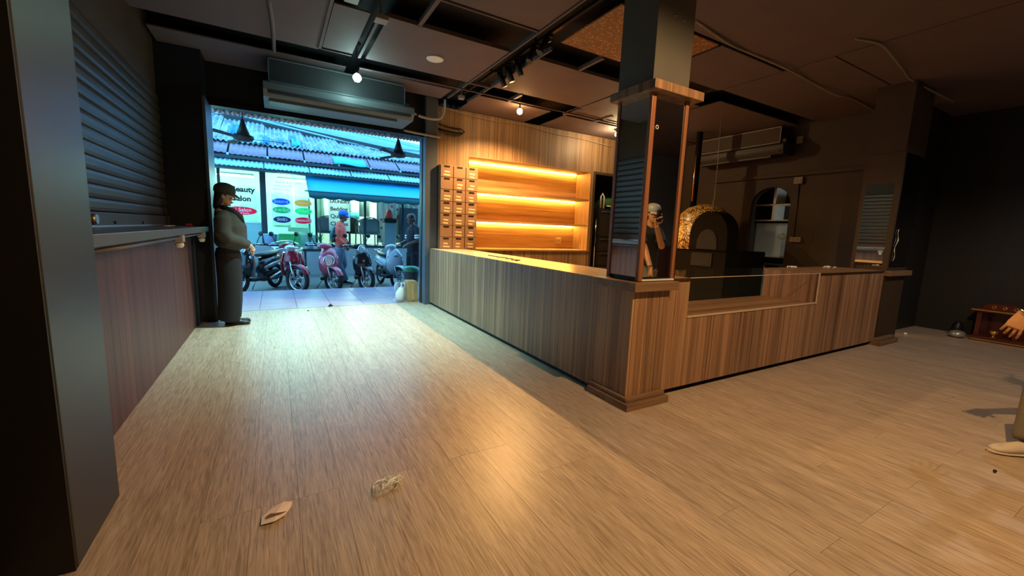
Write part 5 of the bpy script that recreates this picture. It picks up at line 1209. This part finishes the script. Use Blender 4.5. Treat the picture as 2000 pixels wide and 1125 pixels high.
random.seed(9)
for k in range(7):
    a = random.uniform(0, 6.28); cx, cy = .443+random.uniform(-.05, .05), 1.947+random.uniform(-.035, .035); l = random.uniform(.015, .035)
    MB().limb([(cx-l*math.cos(a), cy-l*math.sin(a), .010), (cx, cy, random.uniform(.024, .034)), (cx+l*math.cos(a), cy+l*math.sin(a), .010)], [(.002, .001), (.006, .002), (.002, .001)], 6).build('fold', 'wrap_glint', wr)
# specks by the threshold
for lab, x, y, r in (('small dark lump of dirt on the threshold', .717, 6.99, .03), ('dark speck on the floor near the right edge', 3.62, .50, .012), ('tiny dark crumb on the floor before the threshold', .38, 6.72, .012)):
    MB().limb([(x-r, y, .002), (x-r*.5, y, r*.5), (x, y, r*.9), (x+r*.6, y, r*.5), (x+r*1.2, y+.01, .003)], [r*.2, r*.5, r*.7, r*.5, r*.15], 8).build('dirt_crumb', 'black_plastic', None, lab, 'crumb')
tag(MB().box(1.78, 1.86, 7.28, 7.32, .001, .006).build('paper_slip', 'white_plastic'), 'small white paper slip on the sidewalk tiles', 'paper')
# cardboard box, plastic bag, lidded bin beside the pilaster
M('cardboard', (.42, .27, .13), .85, var=.08, scale=9); M('tape_tan', (.50, .36, .20), .4)
cbx = thing('cardboard_box', 'brown cardboard box standing upright at the pilaster', 'box')
box('carton', 'cardboard', 1.97, 2.155, 7.05, 7.30, .001, .34, parent=cbx, bevel=.004)
box('tape', 'tape_tan', 2.045, 2.085, 7.045, 7.051, .03, .32, parent=cbx)
MB().prism([(1.97, .34), (2.155, .34), (2.14, .36), (1.99, .365)], 'XZ', 7.06, 7.29).build('flap', 'cardboard', cbx)
M('bag_white', (.66, .70, .76), .45, var=.1, scale=20)
bg_ = thing('plastic_bag', 'white plastic shopping bag leaning on the cardboard box', 'bag')
mb = MB(); mb.limb([(1.85, 7.12, .003), (1.85, 7.12, .05), (1.86, 7.12, .15), (1.885, 7.12, .23), (1.90, 7.12, .26)], [(.05, .06), (.085, .08), (.08, .075), (.05, .05), (.02, .03)], 14)
b_ = mb.build('sack', 'bag_white', bg_)
for q in (-.03, .03): MB().limb([(1.88, 7.12+q, .23), (1.885, 7.12+q, .33), (1.93, 7.12+q, .36), (1.94, 7.12+q, .25)], [.012, .008, .008, .012], 6).build('handle', 'bag_white', b_)
M('bin_dark', (.05, .045, .05), .6); M('lid_green', (.02, .22, .12), .4)
bn_ = thing('street_bin', 'dark bin with a green lid behind the cardboard box', 'bin')
MB().lathe([(.11, .001), (.15, .42), (.155, .44)], (2.28, 7.9, 0), n=20).build('drum', 'bin_dark', bn_)
MB().lathe([(.165, .44), (.17, .47), (.15, .52), (.08, .55), (.001, .555)], (2.28, 7.9, 0), n=20).build('lid', 'lid_green', bn_)
tag(MB().ball((2.02, 7.95, .121), (.07, .07, .12), 12, 8).build('bottle_bag', 'bag_white'), 'small pale knotted bag beside the green lidded bin', 'bag')
# ---- altar / spirit shrine on the floor at far right
M('altar_red', (.085, .014, .010), .3, coat=.5); M('altar_gold', (.65, .42, .12), .3, .8)
al = thing('floor_shrine', 'small red lacquered shrine with gold details on the floor at far right', 'shrine')
AX0, AX1, AY0, AY1 = 8.66, 9.06, .95, 1.68
box('base', 'altar_red', AX0, AX1, AY0, AY1, 0, .07, parent=al, bevel=.004)
box('gold_edge', 'altar_gold', AX0-.008, AX0, AY0, AY1, .015, .03, parent=al)
for yy in (AY0+.03, AY1-.07, AY0+.30): box('pillar', 'altar_red', AX0+.02, AX0+.07, yy, yy+.05, .07, .42, parent=al, bevel=.006)
box('back_panel', 'altar_red', AX1-.04, AX1, AY0, AY1, .07, .5, parent=al)
box('roof_board', 'altar_red', AX0-.03, AX1, AY0-.03, AY1+.03, .42, .46, parent=al, bevel=.004)
box('gold_edge', 'altar_gold', AX0-.036, AX0-.03, AY0-.03, AY1+.03, .435, .452, parent=al)
MB().prism([(AY0+.05, .46), (AY1-.05, .46), (AY1-.12, .54), (AY0+.12, .54)], 'YZ', AX0+.02, AX1).build('upper_roof', 'altar_red', al)
for k in range(5): MB().ring((AX0+.015, AY0+.16+.1*k, .495), .018, .005, 'X', 12, 6).build('gold_scroll', 'altar_gold', al)
for lab, x, y in (('gold incense cup standing on the shrine base', 8.70, 1.47), ('gold offering cup at the near end of the shrine base', 8.70, 1.10)):
    t = thing('offering_cup', lab, 'cup', 'cups on the shrine'); MB().lathe([(.03, .071), (.012, .085), (.012, .10), (.04, .13), (.045, .16), (.036, .16), (.03, .13)], (x, y, 0), n=16).build('bowl', 'altar_gold', t)
    MB().lathe([(.001, .1405), (.030, .1405), (.030, .150), (.001, .150)], (x, y, 0), n=12).build('ash', 'dim_plastic', t)
M('foil', (.5, .52, .48), .3, .6)
tag(MB().ball((8.62, 1.80, .055), (.10, .09, .054), 14, 8).build('wrapped_bundle', 'foil'), 'shiny wrapped bundle on the floor beside the red shrine', 'bundle')
tag(MB().lathe([(.05, .001), (.07, .10), (.05, .17), (.02, .22), (.001, .225)], (8.85, 1.86, 0), n=14).build('dark_vase', 'black_plastic'), 'dark vase on the floor at the left of the shrine', 'vase')
MB().lathe([(.001, .001), (.02, .002), (.024, .012), (.012, .03), (.001, .032)], (8.05, 2.2, 0), n=10).build('white_bottletop', 'white_plastic', None, 'tiny white pebble on the floor by the far column', 'bottletop')  # little white bottle top lying on the floor
settle_things()
